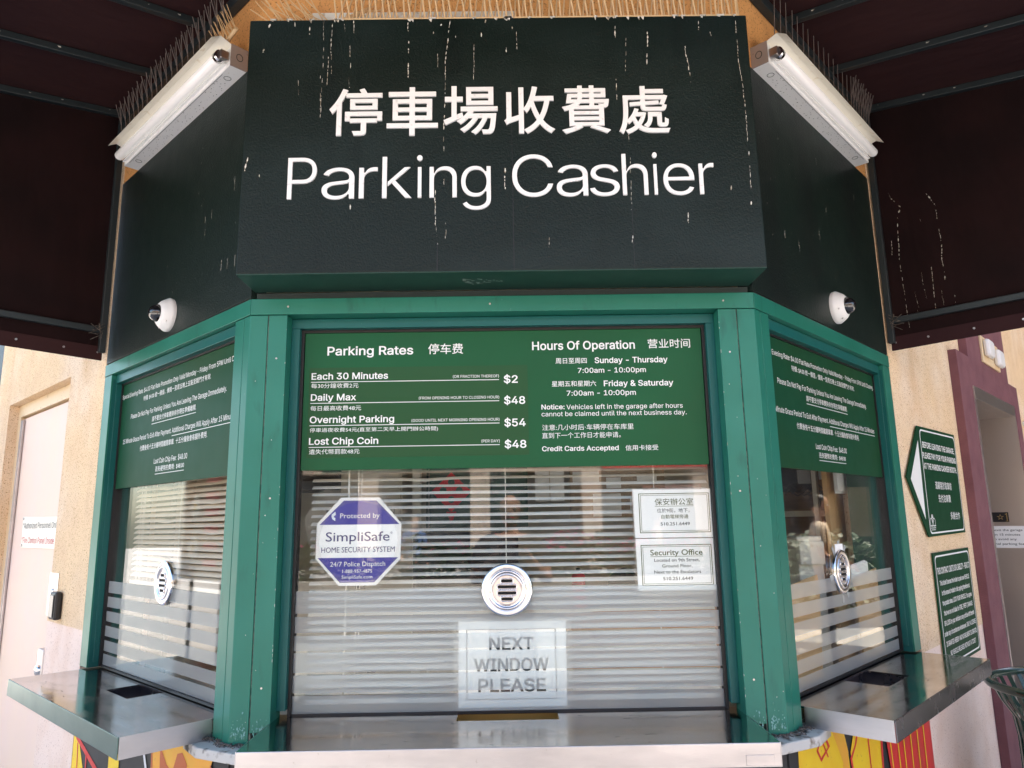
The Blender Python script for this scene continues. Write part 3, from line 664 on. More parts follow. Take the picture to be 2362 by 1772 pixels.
# one raised letter each, laid out from a measured line
LET = [('P', -.627, -.542), ('a', -.526, -.431), ('r', -.417, -.363), ('k', -.349, -.263), ('i', -.247, -.231), ('n', -.210, -.130), ('g', -.117, -.030),
       ('C', .0335, .153), ('a', .164, .256), ('s', .262, .349), ('h', .358, .433), ('i', .449, .463), ('e', .479, .570), ('r', .585, .629)]
for ch, x0, x1 in LET:
    text(sg_, ch, x0, x1, 2.536 if x0 < 0 else 2.536, .134, 'letter_white', 'I', bold=-0.0075, d=D0, name='letter', ext=0.005)
SA = [([(-0.538, 3.127), (-0.536, 2.982), (-0.539, 2.794)], 0.8), ([(-0.511, 3.116), (-0.514, 3.035), (-0.509, 2.945)], 1.6), ([(-0.542, 2.94), (-0.539, 2.8)], 1.2), ([(-0.52, 3.003), (-0.521, 2.906)], 1.6), ([(-0.457, 3.04), (-0.452, 2.981), (-0.452, 2.939)], 2.2), ([(-0.456, 2.926), (-0.453, 2.897)], 1.5), ([(-0.443, 2.651), (-0.442, 2.634)], 2), ([(-0.442, 2.522), (-0.441, 2.493)], 3), ([(-0.279, 3.118), (-0.28, 3.086)], 1.6), ([(-0.277, 3.053), (-0.277, 3.005)], 2.6), ([(-0.277, 2.979), (-0.277, 2.929)], 2.4), ([(-0.188, 3.009), (-0.188, 2.962)], 1), ([(-0.15, 3.122), (-0.164, 2.988), (-0.164, 2.872)], 1.3), ([(-0.165, 2.841), (-0.169, 2.769), (-0.169, 2.685)], 2.4), ([(-0.194, 2.563), (-0.194, 2.519), (-0.192, 2.451)], 2.4), ([(-0.191, 2.451), (-0.186, 2.393)], 1), ([(-0.162, 2.48), (-0.163, 2.409)], 1), ([(-0.077, 3.04), (-0.078, 2.913)], 1.1), ([(0.04, 3.109), (0.041, 3.09)], 3), ([(0.021, 3.028), (0.023, 3.011)], 3), ([(0.053, 3.082), (0.054, 3.017)], 1.5), ([(-0.202, 3.085), (-0.202, 3.077)], 3), ([(-0.134, 3.07), (-0.134, 3.061)], 3), ([(-0.054, 3.08), (-0.054, 3.064)], 2.4), ([(-0.027, 3.022), (-0.027, 3.015)], 2), ([(0.012, 2.63), (0.011, 2.561)], 2.4), ([(0.138, 2.412), (0.137, 2.381)], 1.2), ([(0.359, 3.099), (0.357, 3.056)], 2), ([(0.457, 3.076), (0.449, 2.948)], 2.4), ([(0.389, 3.056), (0.384, 2.939)], 1), ([(0.354, 2.918), (0.351, 2.819)], 1.4), ([(0.382, 2.746), (0.383, 2.711)], 1.2), ([(0.384, 2.66), (0.381, 2.492)], 1), ([(0.381, 2.414), (0.379, 2.39)], 1.2), ([(-0.58, 3.127), (-0.581, 3.079)], 2.2), ([(-0.446, 3.126), (-0.445, 3.082)], 2.2), ([(-0.475, 3.115), (-0.473, 3.088)], 1.5), ([(-0.169, 2.598), (-0.167, 2.578)], 2), ([(-0.176, 3.111), (-0.178, 3.103)], 3), ([(-0.039, 3.126), (-0.041, 3.112)], 3),
      ([(0.569, 3.026), (0.571, 2.999), (0.577, 2.957), (0.579, 2.904)], 3), ([(0.73, 3.111), (0.731, 2.965), (0.738, 2.86), (0.739, 2.777)], 2.0), ([(0.739, 2.782), (0.738, 2.705)], 1.2), ([(0.738, 2.674), (0.737, 2.66)], 3), ([(0.679, 2.565), (0.677, 2.55)], 2), ([(0.735, 2.515), (0.734, 2.5)], 3.4), ([(0.547, 2.483), (0.545, 2.449)], 1.6), ([(0.616, 3.112), (0.614, 3.08)], 2), ([(0.65, 3.074), (0.656, 3.047)], 3.4), ([(0.739, 2.629), (0.736, 2.554)], 1),
      ([(-0.702, 3.118), (-0.712, 3.075), (-0.712, 3.042)], 2.2), ([(-0.717, 3.032), (-0.722, 3.019)], 2), ([(-0.749, 2.675), (-0.756, 2.63)], 1.4), ([(-0.608, 2.925), (-0.606, 2.873)], 1.2), ([(-0.711, 2.62), (-0.711, 2.61)], 1.4), ([(-0.627, 3.122), (-0.626, 3.106)], 2.4), ([(-0.541, 3.127), (-0.535, 3.062)], 1)]
streaks('bird_droppings', box, SA, -0.1637, wmul=0.00062)
part('water_run', MB().prism([(-.188, 2.40), (-.1862, 2.40), (-.1855, 2.3125), (-.1885, 2.3125)], -.1634, -.1630).prism([(.0335, 2.93), (.0350, 2.93), (.0360, 2.3125), (.0335, 2.3125)], -.1634, -.1630).prism([(.382, 2.56), (.3832, 2.56), (.3838, 2.3125), (.3822, 2.3125)], -.1634, -.1630), 'gasket', box, kind='stuff')
r = random.Random(2); mb = MB()
for k in range(30):                                          # crust along the top edge
    x = r.uniform(-.74, .74); w = r.uniform(.003, .012); h = r.uniform(.003, .012)
    mb.prism([(x, 3.129), (x + w, 3.129), (x + w * .8, 3.129 - h), (x + w * .35, 3.129 - h * .6)], -0.1645, -0.163)
    if r.random() < .5: mb.box(x, x + w * 2, -0.165, -0.14, 3.1305, 3.1305 + r.uniform(.001, .004))
part('crust', mb, 'dropping', box, kind='stuff', fix=False)
mb = MB(); r = random.Random(8)                              # torn label rest on the underside edge
for k in range(26):
    x = r.uniform(-.12, .0); y = r.uniform(-.115, -.06); w = r.uniform(.004, .018); mb.face([(x, y, 2.3078), (x + w, y + .002, 2.3078), (x + w * .9, y + r.uniform(.003, .012), 2.3078), (x, y + .006, 2.3078)])
part('torn_label', mb, 'scuff', box, kind='stuff', fix=False)

# ================================================================ RATE PANEL
DP = 0.078
rp = thing('rate_board', 'F', 0, DP, 1.765, 'green board with parking rates and hours over the front window', 'board')
part('board', MB().box(-0.626, 0.626, DP, DP + .005, 1.765, 2.198), 'panel_green', rp, bevel=0.0008)
part('vinyl_patch', MB().box(-0.609, 0.074, DP - .0008, DP - .0001, 1.803, 2.085), 'vinyl_patch', rp)
DT = DP - 0.0014
def F(*a, **k): text(rp, *a, d=DT, **k)
BLD = 0.014
F('Parking Rates', -.555, -.285, 2.125, .027, bold=BLD); F('停车费', -.238, -.128, 2.124, .034, font='B', bold=.006, fit='box')
F('Hours Of Operation', .090, .415, 2.133, .026, bold=BLD); F('营业时间', .456, .590, 2.133, .030, font='B', bold=.006, fit='box')
rows = [('Each 30 Minutes', -.602, -.363, 2.048, '(OR FRACTION THEREOF)', -.160, '$2', .043, '每30分鐘收費2元', -.455, 2.020),
        ('Daily Max', -.602, -.461, 1.981, '(FROM OPENING HOUR TO CLOSING HOUR)', -.266, '$48', .065, '每日最高收費48元', -.445, 1.949),
        ('Overnight Parking', -.603, -.342, 1.911, '(GOOD UNTIL NEXT MORNING OPENING HOUR)', -.288, '$54', .065, '停車過夜收費54元(直至第二天早上開門辦公時間)', -.206, 1.880),
        ('Lost Chip Coin', -.603, -.390, 1.844, '(PER DAY)', -.072, '$48', .066, '遺失代幣罰款48元', -.447, 1.814)]
rules = MB()
for nm, a, b, z, small, sx, price, px, cn, cx, cz in rows:
    F(nm, a, b, z, .020, bold=BLD); F(small, sx, -.016, z - .001, .0085, bold=.002); F(price, -.001, px, z - .019, .023, bold=BLD)
    F(cn, -.602, cx, cz, .0155, font='B', bold=.001, fit='box')
    rules.box(-.603, -.016, DP - .0016, DP - .0009, z - .0095, z - .0075)
part('rule', rules, 'white_print', rp)
F('周日至周四', .163, .261, 2.087, .018, font='B', bold=.005, fit='box'); F('Sunday - Thursday', .286, .516, 2.088, .0175, bold=BLD)
F('7:00am - 10:00pm', .232, .446, 2.057, .0155, bold=.009)
F('星期五和星期六', .149, .288, 2.014, .018, font='B', bold=.005, fit='box'); F('Friday & Saturday', .312, .530, 2.0135, .0175, bold=BLD)
F('7:00am - 10:00pm', .195, .411, 1.985, .0155, bold=.009)
F('Notice:', .115, .187, 1.943, .0145, bold=.014); F('Vehicles left in the garage after hours', .193, .555, 1.942, .0145, bold=.003)
F('cannot be claimed until the next business day.', .115, .566, 1.921, .0142, bold=.003)
F('注意:几小时后·车辆停在车库里', .116, .399, 1.877, .018, font='B', bold=.001, fit='box')
F('直到下一个工作日才能申请。', .115, .358, 1.852, .018, font='B', bold=.001, fit='box')
F('Credit Cards Accepted', .114, .350, 1.813, .0145, bold=.012); F('信用卡接受', .371, .472, 1.811, .017, font='B', bold=.003, fit='box')

# wing boards
for f, sg in (('L', -1), ('R', 1)):
    t = thing('notice_board', f, sg * 0.66, 0.047, 1.76, 'green board of small white notices over the %s window' % ('left' if f == 'L' else 'right'), 'board', 'green notice boards over the side windows')
    part('board', MB().box(*sorted((sg * .106, sg * 1.211)), 0.047, 0.052, 1.760, 2.194), 'wing_panel_green', t, bevel=0.0008)
    def W(b, ua, ub, z, h, **k):
        if f == 'L': text(t, b, -ub, -ua, z, h, d=0.0463, **k)
        else: text(t, b, ua, ub, z, h, d=0.0463, **k)
    W('Special Evening Rate: $4.00 Flat Rate Promotion Only Valid Monday - Friday From 5PM Until Closing.', .125, 1.21, 2.133, .0175, bold=.003)
    W('特價: $4.00 統一價值，價周一至周五晚上五點至關門才有效.', .361, .972, 2.097, .021, font='B', bold=.002, fit='box')
    W('Please Do Not Pay For Parking Unless You Are Leaving The Garage Immediately.', .236, 1.096, 2.039, .0185, bold=.003)
    W('請不要支付停車費除非你現在準備離開.', .467, .866, 2.003, .021, font='B', bold=.002, fit='box')
    W('15 Minute Grace Period To Exit After Payment. Additional Charges Will Apply After 15 Minutes', .165, 1.163, 1.941, .0185, bold=.003)
    W('付費後有十五分鐘時間離開車庫.  十五分鐘後會有額外費用.', .363, .969, 1.897, .022, font='B', bold=.002, fit='box')
    W('Lost Coin Chip Fee:  $48.00', .515, .815, 1.838, .0185, bold=.003)
    W('丟失硬幣的費用:  $48.00', .537, .796, 1.806, .021, font='B', bold=.002, fit='box')
    ru = MB(); a = ((.467, .866, 1.995), (.537, .796, 1.799)); m_ = [( .165, .669, 1.931)]
    for ua, ub, z in a: ru.box(*sorted((sg * ua, sg * ub)), .0460, .0469, z - .002, z)
    if f == 'L': ru.box(-.663, -.165, .0460, .0469, 1.929, 1.931)
    else: ru.box(.669, 1.163, .0460, .0469, 1.929, 1.931)
    part('rule', ru, 'white_print', t)

# ================================================================ SPEAKERS
def speaker(f, s, z, d, label):
    t = thing('speak_through', f, s, d, z - .076, label, 'speaker', 'round chrome speak-through grilles')
    pr = [(.076, .006), (.0765, -.002), (.074, -.005), (.070, -.006), (.060, -.0065), (.0585, -.004), (.057, -.0075), (.054, -.009), (.050, -.008), (.048, -.003), (.045, -.0045), (.043, -.006)]
    fl = part('flange', MB().lathe(pr, (s, d, z), n=56), 'chrome', t)
    fl.data.materials.append(M['chrome_satin'])
    for p in fl.data.polygons:
        rr = math.hypot(p.center.x, p.center.z - .076)
        if .0605 < rr < .0700 : p.material_index = 1
    part('grille_plate', MB().lathe([(.0435, -.006), (.041, -.0035), (.0001, -.0035)], (s, d, z), n=48, smooth=False), 'chrome_satin', t)
    for k, (dz, hw) in enumerate(((.026, .017), (.009, .0275), (-.009, .0275), (-.026, .017))):
        hh = .0048
        def cap(hw, hh): return [(s + (hw - hh) * c + hh * math.cos(a), z + dz + hh * math.sin(a)) for c, a0 in ((1, -90), (-1, 90)) for a in [R(a0 + 22.5 * i) for i in range(9)]]
        sl = part('slot', MB().prism(cap(hw, hh * .85), d - .0042, d - .0036), 'black_void', t)
        ring = [(p[0], d - .0046, p[1]) for p in cap(hw + .0022, hh + .0022)]; ring.append(ring[0]); ring.append(ring[1])
        part('slot_rim', MB().tube(ring, .0021, n=8), 'chrome', sl)
    return t
speaker('F', 0.0, 1.403, 0.078, 'round chrome speak-through on front window above the next window sign')
sl_ = speaker('L', -0.648, 1.410, 0.049, 'round chrome speak-through on the left window with blinds')
sr_ = speaker('R', 0.653, 1.409, 0.049, 'round chrome speak-through held with grey tape on right window')
for ang in (-35, 0, 35, 100, -100, 150, 180):
    a = R(ang); c = Vector((0.653 + .085 * math.sin(a), 1.409 + .085 * math.cos(a))); u = Vector((math.sin(a), math.cos(a))); v = Vector((u.y, -u.x))
    pl = [c + u * .022 + v * .009, c + u * .022 - v * .009, c - u * .022 - v * .009, c - u * .022 + v * .009]
    part('tape_piece', MB().prism([(p.x, p.y) for p in pl], 0.0525, 0.0532), 'tape', sr_)
part('tape_piece', MB().box(.615, .69, 0.0512, 0.0522, 1.45, 1.505), 'paper', sr_, label='white paper square')

# ================================================================ STICKERS AND PAPERS
DI = 0.0925                                                        # just behind the front glass
oc = thing('security_sticker', 'F', -0.447, DI, 1.42, 'octagonal blue and white home security sticker on the front window', 'sticker')
octp = [(-.503, 1.682), (-.386, 1.681), (-.318, 1.602), (-.320, 1.497), (-.392, 1.421), (-.503, 1.421), (-.575, 1.500), (-.574, 1.604)]
part('backing', MB().prism(octp, DI, DI + .002), 'paper', oc)
part('blue_band', MB().prism([(-.566, 1.601), (-.324, 1.600), (-.395, 1.672), (-.494, 1.673)], DI - .0008, DI - .0001), 'decal_blue', oc)
part('blue_band', MB().prism([(-.568, 1.503), (-.327, 1.502), (-.397, 1.430), (-.500, 1.430)], DI - .0008, DI - .0001), 'decal_blue', oc)
def O(*a, **k): text(oc, *a, d=DI - .0011, font='B', **k)
O('Protected by', -.504, -.384, 1.620, .0145); O('SimpliSafe', -.546, -.353, 1.5515, .027, m='decal_text', bold=.002); O('®', -.351, -.344, 1.572, .006, m='decal_text', fit='box')
O('HOME SECURITY SYSTEM', -.558, -.337, 1.5185, .0155, m='decal_text'); O('24/7 Police Dispatch', -.530, -.365, 1.4775, .0135); O('1-888-957-4675', -.493, -.404, 1.4585, .0095, bold=.002); O('SimpliSafe.com', -.495, -.403, 1.4415, .0095, bold=.002)
lf = MB().prism([(-.531, 1.628), (-.528, 1.618), (-.519, 1.612), (-.5185, 1.621)], DI - .0009, DI - .0005).prism([(-.530, 1.631), (-.519, 1.640), (-.5175, 1.631), (-.5285, 1.620)], DI - .0013, DI - .001)
part('shield_mark', lf, 'paper_blue_white', oc)
# crinkled clear bag round the sticker
r = random.Random(3); n = 30; mb = MB(); C0 = Vector((-.447, 1.551)); ins = []; outr = []
for i in range(n):
    a = 2 * math.pi * i / n; rr = .165 + .022 * math.sin(3 * a + 1) + r.uniform(-.012, .012)
    ins.append((C0.x + .118 * math.cos(a), DI - .002, C0.y + .118 * math.sin(a))); outr.append((C0.x + rr * math.cos(a), DI - .004 + r.uniform(-.0015, .002), C0.y + rr * math.sin(a)))
for i in range(n): mb.add([ins[i], ins[(i + 1) % n], outr[(i + 1) % n], outr[i]], [(0, 1, 2, 3)])
part('plastic_bag', mb, 'clear_film', oc, fix=False)

def paper_sign(name, pts, label, bord, mcol, group=None):
    t = thing(name, 'F', sum(p[0] for p in pts) / 4, DI, min(p[1] for p in pts), label, 'notice', group)
    part('sheet', MB().prism(pts, DI, DI + .0012), 'paper', t)
    for k, (g_, w) in enumerate(((0, .0022), (.0055, .0011))):
        x0, x1, z0, z1 = bord[0] + g_, bord[1] - g_, bord[2] + g_, bord[3] - g_
        part('border', MB().box(x0, x1, DI - .0006, DI - .0001, z1 - w, z1).box(x0, x1, DI - .0006, DI - .0001, z0, z0 + w).box(x0, x0 + w, DI - .0006, DI - .0001, z0 + w, z1 - w).box(x1 - w, x1, DI - .0006, DI - .0001, z0 + w, z1 - w), mcol, t)
    return t
p1 = paper_sign('paper_notice', [(.390, 1.547), (.633, 1.546), (.635, 1.692), (.388, 1.693)], 'white notice in Chinese, upper of two taped at window right', (.406, .622, 1.561, 1.680), 'ink_green')
def P1(*a, **k): text(p1, *a, d=DI - .0005, font='B', fit='box', **k)
P1('保安辦公室', .455, .573, 1.6435, .021, m='ink_green', bold=.004); P1('位於9街，地下，', .461, .560, 1.621, .0135, m='ink', bold=.002); P1('自動電梯旁邊', .473, .556, 1.603, .0125, m='ink_green', bold=.002)
text(p1, '510.251.6449', .470, .559, 1.583, .009, m='ink', font='B', bold=.01, d=DI - .0005)
part('underline', MB().box(.455, .573, DI - .0006, DI - .0001, 1.6400, 1.6412), 'ink_green', p1)
p2 = paper_sign('paper_notice', [(.393, 1.393), (.637, 1.391), (.634, 1.5435), (.391, 1.5445)], 'white Security Office notice, lower of two taped at window right', (.406, .620, 1.406, 1.526), 'ink_green')
def P2(*a, **k): text(p2, *a, d=DI - .0005, font='B', **k)
P2('Security Office', .434, .592, 1.495, .016, m='ink_green', bold=.012); P2('Located on 9th Street,', .445, .582, 1.476, .009, m='ink', bold=.008); P2('Ground Floor,', .468, .559, 1.459, .009, m='ink', bold=.008)
P2('Next to the Escalators', .443, .584, 1.4415, .009, m='ink', bold=.008); P2('510.251.6449', .469, .559, 1.422, .009, m='ink', bold=.01)
part('underline', MB().box(.434, .592, DI - .0006, DI - .0001, 1.4905, 1.4917), 'ink_green', p2)
tp = MB().box(.42, .60, DI - .0022, DI - .0018, 1.690, 1.705).box(.40, .636, DI - .0022, DI - .0018, 1.376, 1.395).box(.384, .391, DI - .0022, DI - .0018, 1.39, 1.69)
part('clear_tape', tp, 'clear_film', p2, fix=False)
nx = thing('window_sign', 'F', 0.013, DI, 1.071, 'white Next Window Please sheet standing behind the tray slot', 'notice')
part('sheet', MB().prism([(-.146, 1.071), (.170, 1.072), (.173, 1.311), (-.145, 1.312)], DI + .002, DI + .0035), 'paper', nx)
part('plastic_sleeve', MB().box(-.161, .188, DI + .0045, DI + .005, 1.070, 1.316), 'clear_film', nx)
b0, b1, z0, z1 = -.122, .142, 1.093, 1.290; w = .0022
part('border', MB().box(b0, b1, DI + .0012, DI + .0018, z1 - w, z1).box(b0, b1, DI + .0012, DI + .0018, z0, z0 + w).box(b0, b0 + w, DI + .0012, DI + .0018, z0 + w, z1 - w).box(b1 - w, b1, DI + .0012, DI + .0018, z0 + w, z1 - w), 'ink_grey', nx)
for b, a, c, z in (('NEXT', -.055, .076, 1.231), ('WINDOW', -.100, .120, 1.172), ('PLEASE', -.088, .110, 1.115)):
    text(nx, b, a, c, z, .034, m='ink', bold=.016, d=DI + .0014)
part('steel_edge', MB().box(-.15, .175, DI - .004, DI - .001, 1.0635, 1.069), 'steel_face', nx)

# ================================================================ BLINDS
def blind(f, x0, x1, d, ztop, zbot, pitch, tilt, m, label, cords, wid=.025):
    t = thing('venetian_blind', f, (x0 + x1) / 2, d, zbot, label, 'blind', 'venetian blinds inside the booth windows')
    c, s = math.cos(tilt), math.sin(tilt); L = x1 - x0
    def slat(r, bend):
        mb = MB(); k = 4; nx_ = 14; vs = []; a0, a1 = r.uniform(-.0016, .0016), r.uniform(-.0016, .0016); ph, dt_ = r.uniform(0, 6.3), r.uniform(-.07, .07)
        for i in range(nx_ + 1):
            t_ = i / nx_; x = x0 + L * t_; kink = -.006 * max(0, 1 - abs(t_ - bend) / .05) if bend else 0
            sag = a0 + (a1 - a0) * t_ + .0007 * math.sin(ph + 9 * t_) + kink; cc, ss = math.cos(tilt + dt_ * math.sin(ph + 5 * t_)), math.sin(tilt + dt_ * math.sin(ph + 5 * t_))
            for j in range(k):
                q = (j / (k - 1) - .5) * wid; bow = .0022 * (1 - (2 * j / (k - 1) - 1) ** 2); vs.append((x, d + q * cc - bow * ss, q * ss + bow * cc + sag))
        mb.add(vs, [(i * k + j, i * k + j + 1, (i + 1) * k + j + 1, (i + 1) * k + j) for i in range(nx_) for j in range(k - 1)], True); return mb
    protos = []
    r = random.Random(len(label))
    for k in range(11):
        me = mesh_of('slat', slat(r, (None, None, .62, None, .3, None, None, .85, None, None, None)[k]), off=Vector((org(t).x, org(t).y, 0)), fix=False); me.materials.append(M[m]); protos.append(me)
    z = ztop
    while z > zbot + .01:
        o = bpy.data.objects.new('slat', protos[r.randrange(11)]); COL.objects.link(o); o.parent = t; o.location = (0, 0, z - zbot); z -= pitch
    part('bottom_rail', MB().box(x0, x1, d - .012, d + .012, zbot - .008, zbot + .006), m, t, bevel=.002)
    part('head_rail', MB().box(x0, x1, d - .014, d + .016, ztop + .01, ztop + .035), m, t)
    for cx in cords:
        part('ladder_cord', MB().box(cx - .0009, cx + .0009, d - wid * .55, d - wid * .55 + .0012, zbot, ztop), 'cord', t)
    return t
blind('F', -0.605, 0.632, .150, 2.19, 1.085, .0225, R(24), 'blind_slat', 'white venetian blind behind the front window', (-.459, -.449, -.001, .464), .0245)
blind('L', -1.165, -0.04, .125, 2.19, 1.39, .0208, R(38), 'blind_slat_dimlit', 'half lowered beige venetian blind behind the left window', (-1.09, -1.065, -1.05, -.70), .0245)
# wand
solo('blind_wand', 'F', MB().cyl((-.487, .13, 1.80), (-.49, .128, 1.10), .003, n=8).cyl((-.49, .128, 1.10), (-.49, .128, 1.08), .007, .004, n=8), 'cord', 'thin clear blind wand hanging left in the front window', 'blind wand')

# ================================================================ THINGS INSIDE
def inner(name, f, mb, m, label, cat, **k): return solo(name, f, mb, m, label, cat, **k)
dk = thing('desk', 'F', 0, .8, .1, 'cream inner desk running along behind the booth windows', 'desk')
part('desk_top', MB().hprism([(-0.62, 0.2), (0.62, 0.2), (1.5, 1.05), (1.3, 1.35), (0.45, .62), (-0.45, .62), (-1.3, 1.35), (-1.5, 1.05)], .93, .97), 'room_cream', dk)
part('desk_front', MB().hprism([(-0.45, .57), (0.45, .57), (1.26, 1.25), (1.23, 1.28), (0.44, .60), (-0.44, .60), (-1.23, 1.28), (-1.26, 1.25)], .1, .93), 'room_wood', dk)
inner('green_chart', 'F', MB().box(-.40, .105, 1.52, 1.535, 1.56, 1.87), 'board_green', 'dark green chart board seen through the blinds', 'chart')
dm = thing('paper_ornament', 'F', -.275, 1.50, 1.63, 'red diamond paper ornament hanging before the green chart', 'ornament')
part('diamond', MB().prism([(-.375, 1.755), (-.275, 1.655), (-.175, 1.755), (-.275, 1.850)], 1.50, 1.508), 'red', dm)
for px, pz in ((-.275, 1.80), (-.315, 1.76), (-.235, 1.76), (-.275, 1.715)):
    part('petal', MB().lathe([(.001, -.002), (.016, -.002), (.018, 0)], (px, 1.499, pz), n=8, smooth=False), 'board_green', dm)
part('tassel', MB().prism([(-.30, 1.655), (-.25, 1.655), (-.275, 1.60)], 1.50, 1.505), 'red', dm)
ck = thing('pin_board', 'F', .53, 1.55, 1.62, 'cork pin board with white sheets at upper right inside', 'board')
part('cork', MB().box(.32, .80, 1.55, 1.57, 1.60, 1.88), 'cork', ck)
for a, b, c, e in ((.335, .468, 1.791, 1.846), (.504, .578, 1.76, 1.814), (.434, .575, 1.622, 1.734), (.66, .76, 1.79, 1.83), (.62, .70, 1.64, 1.72)):
    part('pinned_sheet', MB().box(a, b, 1.546, 1.549, c, e), 'paper', ck)
pc = inner('wall_sheets', 'F', MB().box(.144, .215, 1.535, 1.538, 1.70, 1.86).box(.22, .29, 1.535, 1.538, 1.70, 1.86), 'paper', 'two pale lists beside the green chart inside', 'lists')
inner('storage_cabinet', 'F', MB().box(-.824, -.52, 1.50, 1.9, 1.62, 1.90).box(-.81, -.53, 1.49, 1.50, 1.63, 1.89), 'room_cream', 'cream wall cabinet seen through the blinds at left', 'cabinet', bevel=.002)
inner('binder_shelf', 'F', MB().box(-1.1, -.83, 1.5, 1.8, 1.77, 1.87), 'black_plastic', 'black box on the shelf left of the cream cabinet', 'box', bevel=.004)
mn = thing('monitor', 'F', -.68, 1.2, 1.6, 'dark computer monitor behind the security sticker', 'monitor')
part('housing', MB().box(-.80, -.50, 1.12, 1.15, 1.45, 1.68), 'black_plastic', mn, bevel=.006)
part('screen', MB().box(-.79, -.51, 1.117, 1.1195, 1.46, 1.67), 'screen_grey', mn)
part('stand', MB().box(-.67, -.63, 1.15, 1.17, .97, 1.47).box(-.72, -.58, 1.08, 1.22, .97, .985), 'black_plastic', mn)
inner('door_frame', 'F', MB().box(-.47, -.43, 1.52, 1.56, .1, 2.2).box(-.395, -.385, 1.52, 1.56, .1, 2.2), 'lamp_cream', 'pale inner door frame between cabinet and green chart', 'frame')
ch = thing('office_chair', 'F', -.2, 1.15, .1, 'black office chair behind the front window blind', 'chair')
part('backrest', MB().box(-.42, .05, 1.15, 1.21, 1.10, 1.56), 'vest_black', ch, bevel=.025)
part('seat', MB().box(-.42, .05, .72, 1.16, .60, .68), 'vest_black', ch, bevel=.02)
part('column', MB().cyl((-.185, .94, .12), (-.185, .94, .6), .03).box(-.2, -.17, 1.14, 1.18, .62, 1.2), 'black_plastic', ch)
for k in range(5): a = k * 1.257; part('foot', MB().tube([(-.185, .94, .17), (-.185 + .28 * math.cos(a), .94 + .28 * math.sin(a), .13)], .018), 'black_plastic', ch)
ex = thing('red_canister', 'F', .33, 1.35, 1.20, 'small red canister behind blinds, right of the grille', 'canister')
part('body', MB().lathe([(.001, 0), (.03, 0), (.032, .005), (.032, .15), (.02, .165), (.012, .17), (.001, .17)], (.33, 1.35, 1.20), axis='z', n=20), 'red', ex)
part('cap', MB().cyl((.33, 1.35, 1.37), (.33, 1.35, 1.385), .012, n=14), 'black_plastic', ex)
bs = inner('cabinet', 'F', MB().box(.25, 1.1, 1.25, 1.6, .1, 1.20), 'orange_wood', 'orange brown wooden cabinet low inside at right', 'cabinet', bevel=.004)
inner('dark_bag', 'F', MB().lathe([(.001, 0), (.07, 0), (.085, .06), (.07, .14), (.03, .175), (.001, .18)], (.55, 1.4, 1.20), axis='z', n=16), 'vest_black', 'dark round bag on the orange brown cabinet', 'bag')
inner('printer', 'F', MB().box(-1.0, -.6, .75, 1.1, .97, 1.16).box(-.95, -.65, .72, .78, 1.0, 1.04), 'lamp_cream', 'beige printer on the inner desk behind left blind slats', 'printer', bevel=.008)
# right wing
inner('cardboard_sheet', 'R', MB().prism([(.108, 1.37), (.52, 1.405), (.53, 1.36), (.49, 1.07), (.108, 1.07)], .085, .09), 'cardboard', 'cardboard sheet leaning behind right window near the post', 'cardboard')
inner('cardboard_sheet', 'R', MB().prism([(.86, 1.37), (1.13, 1.395), (1.14, 1.07), (.90, 1.07)], .085, .09), 'cardboard', 'pale cardboard sheet at the far end of right window', 'cardboard')
inner('paper_pad', 'R', MB().prism([(.83, 1.36), (.84, 1.415), (1.03, 1.43), (1.06, 1.42), (1.06, 1.36)], .093, .10), 'paper', 'white pad standing above the far cardboard sheet', 'pad')
sh = thing('inner_shelf', 'F', 1.5, 1.35, 1.60, 'narrow cream shelf inside the right window', 'shelf')
part('board', MB().box(1.38, 1.80, 1.38, 1.62, 1.605, 1.632), 'lamp_cream', sh)
part('bracket', MB().box(1.78, 1.80, 1.40, 1.62, 1.45, 1.605), 'lamp_cream', sh)
inner('desk_phone', 'F', MB().box(1.55, 1.72, 1.40, 1.56, 1.632, 1.70).box(1.56, 1.60, 1.38, 1.55, 1.70, 1.73), 'black_plastic', 'black desk phone on the cream shelf', 'phone', bevel=.008)
inner('wall_box', 'F', MB().box(1.40, 1.59, 1.60, 1.75, 1.73, 1.87), 'screen_grey', 'dark wall box with papers high inside right window', 'box', bevel=.004)
inner('loose_papers', 'F', MB().box(1.49, 1.555, 1.585, 1.59, 1.77, 1.84).box(1.60, 1.66, 1.585, 1.59, 1.79, 1.86), 'paper_blue_white', 'bluish papers hanging on the dark wall box', 'papers')
inner('wall_panelling', 'F', MB().box(1.36, 1.89, 1.90, 1.93, 1.2, 2.3), 'room_wood', 'brown wood panelling at the back of the room right', 'panelling')
inner('conduit', 'R', MB().box(1.30, 1.325, .36, .38, 1.36, 1.86), 'lamp_cream', 'thin white conduit strip inside at the far side', 'conduit')
inner('hanging_calendar', 'R', MB().box(1.16, 1.36, .215, .225, 1.71, 1.82).box(1.165, 1.365, .228, .232, 1.70, 1.80), 'paper', 'white calendar sheets hung at far end of right window', 'calendar')
inner('ticket_machine', 'F', MB().box(1.25, 1.36, 1.05, 1.20, .97, 1.52).box(1.25, 1.36, 1.03, 1.05, 1.40, 1.50), 'lamp_cream', 'beige ticket machine inside by the right corner post', 'machine', bevel=.006)
cb = MB()
for k in range(6):
    x = 1.3 + k * .03; cb.tube([(x - .05, 1.3, 1.71), (x, 1.28, 1.745 + .01 * (k % 3)), (x + .07, 1.3, 1.70), (x + .12, 1.31, 1.725)], .0022, n=6)
inner('loose_cables', 'F', cb, 'black_plastic', 'tangle of thin black cables above the ticket machine', 'cables')
bkp = thing('backpack', 'F', 1.54, 1.30, 1.28, 'black backpack hanging inside the right window', 'backpack')
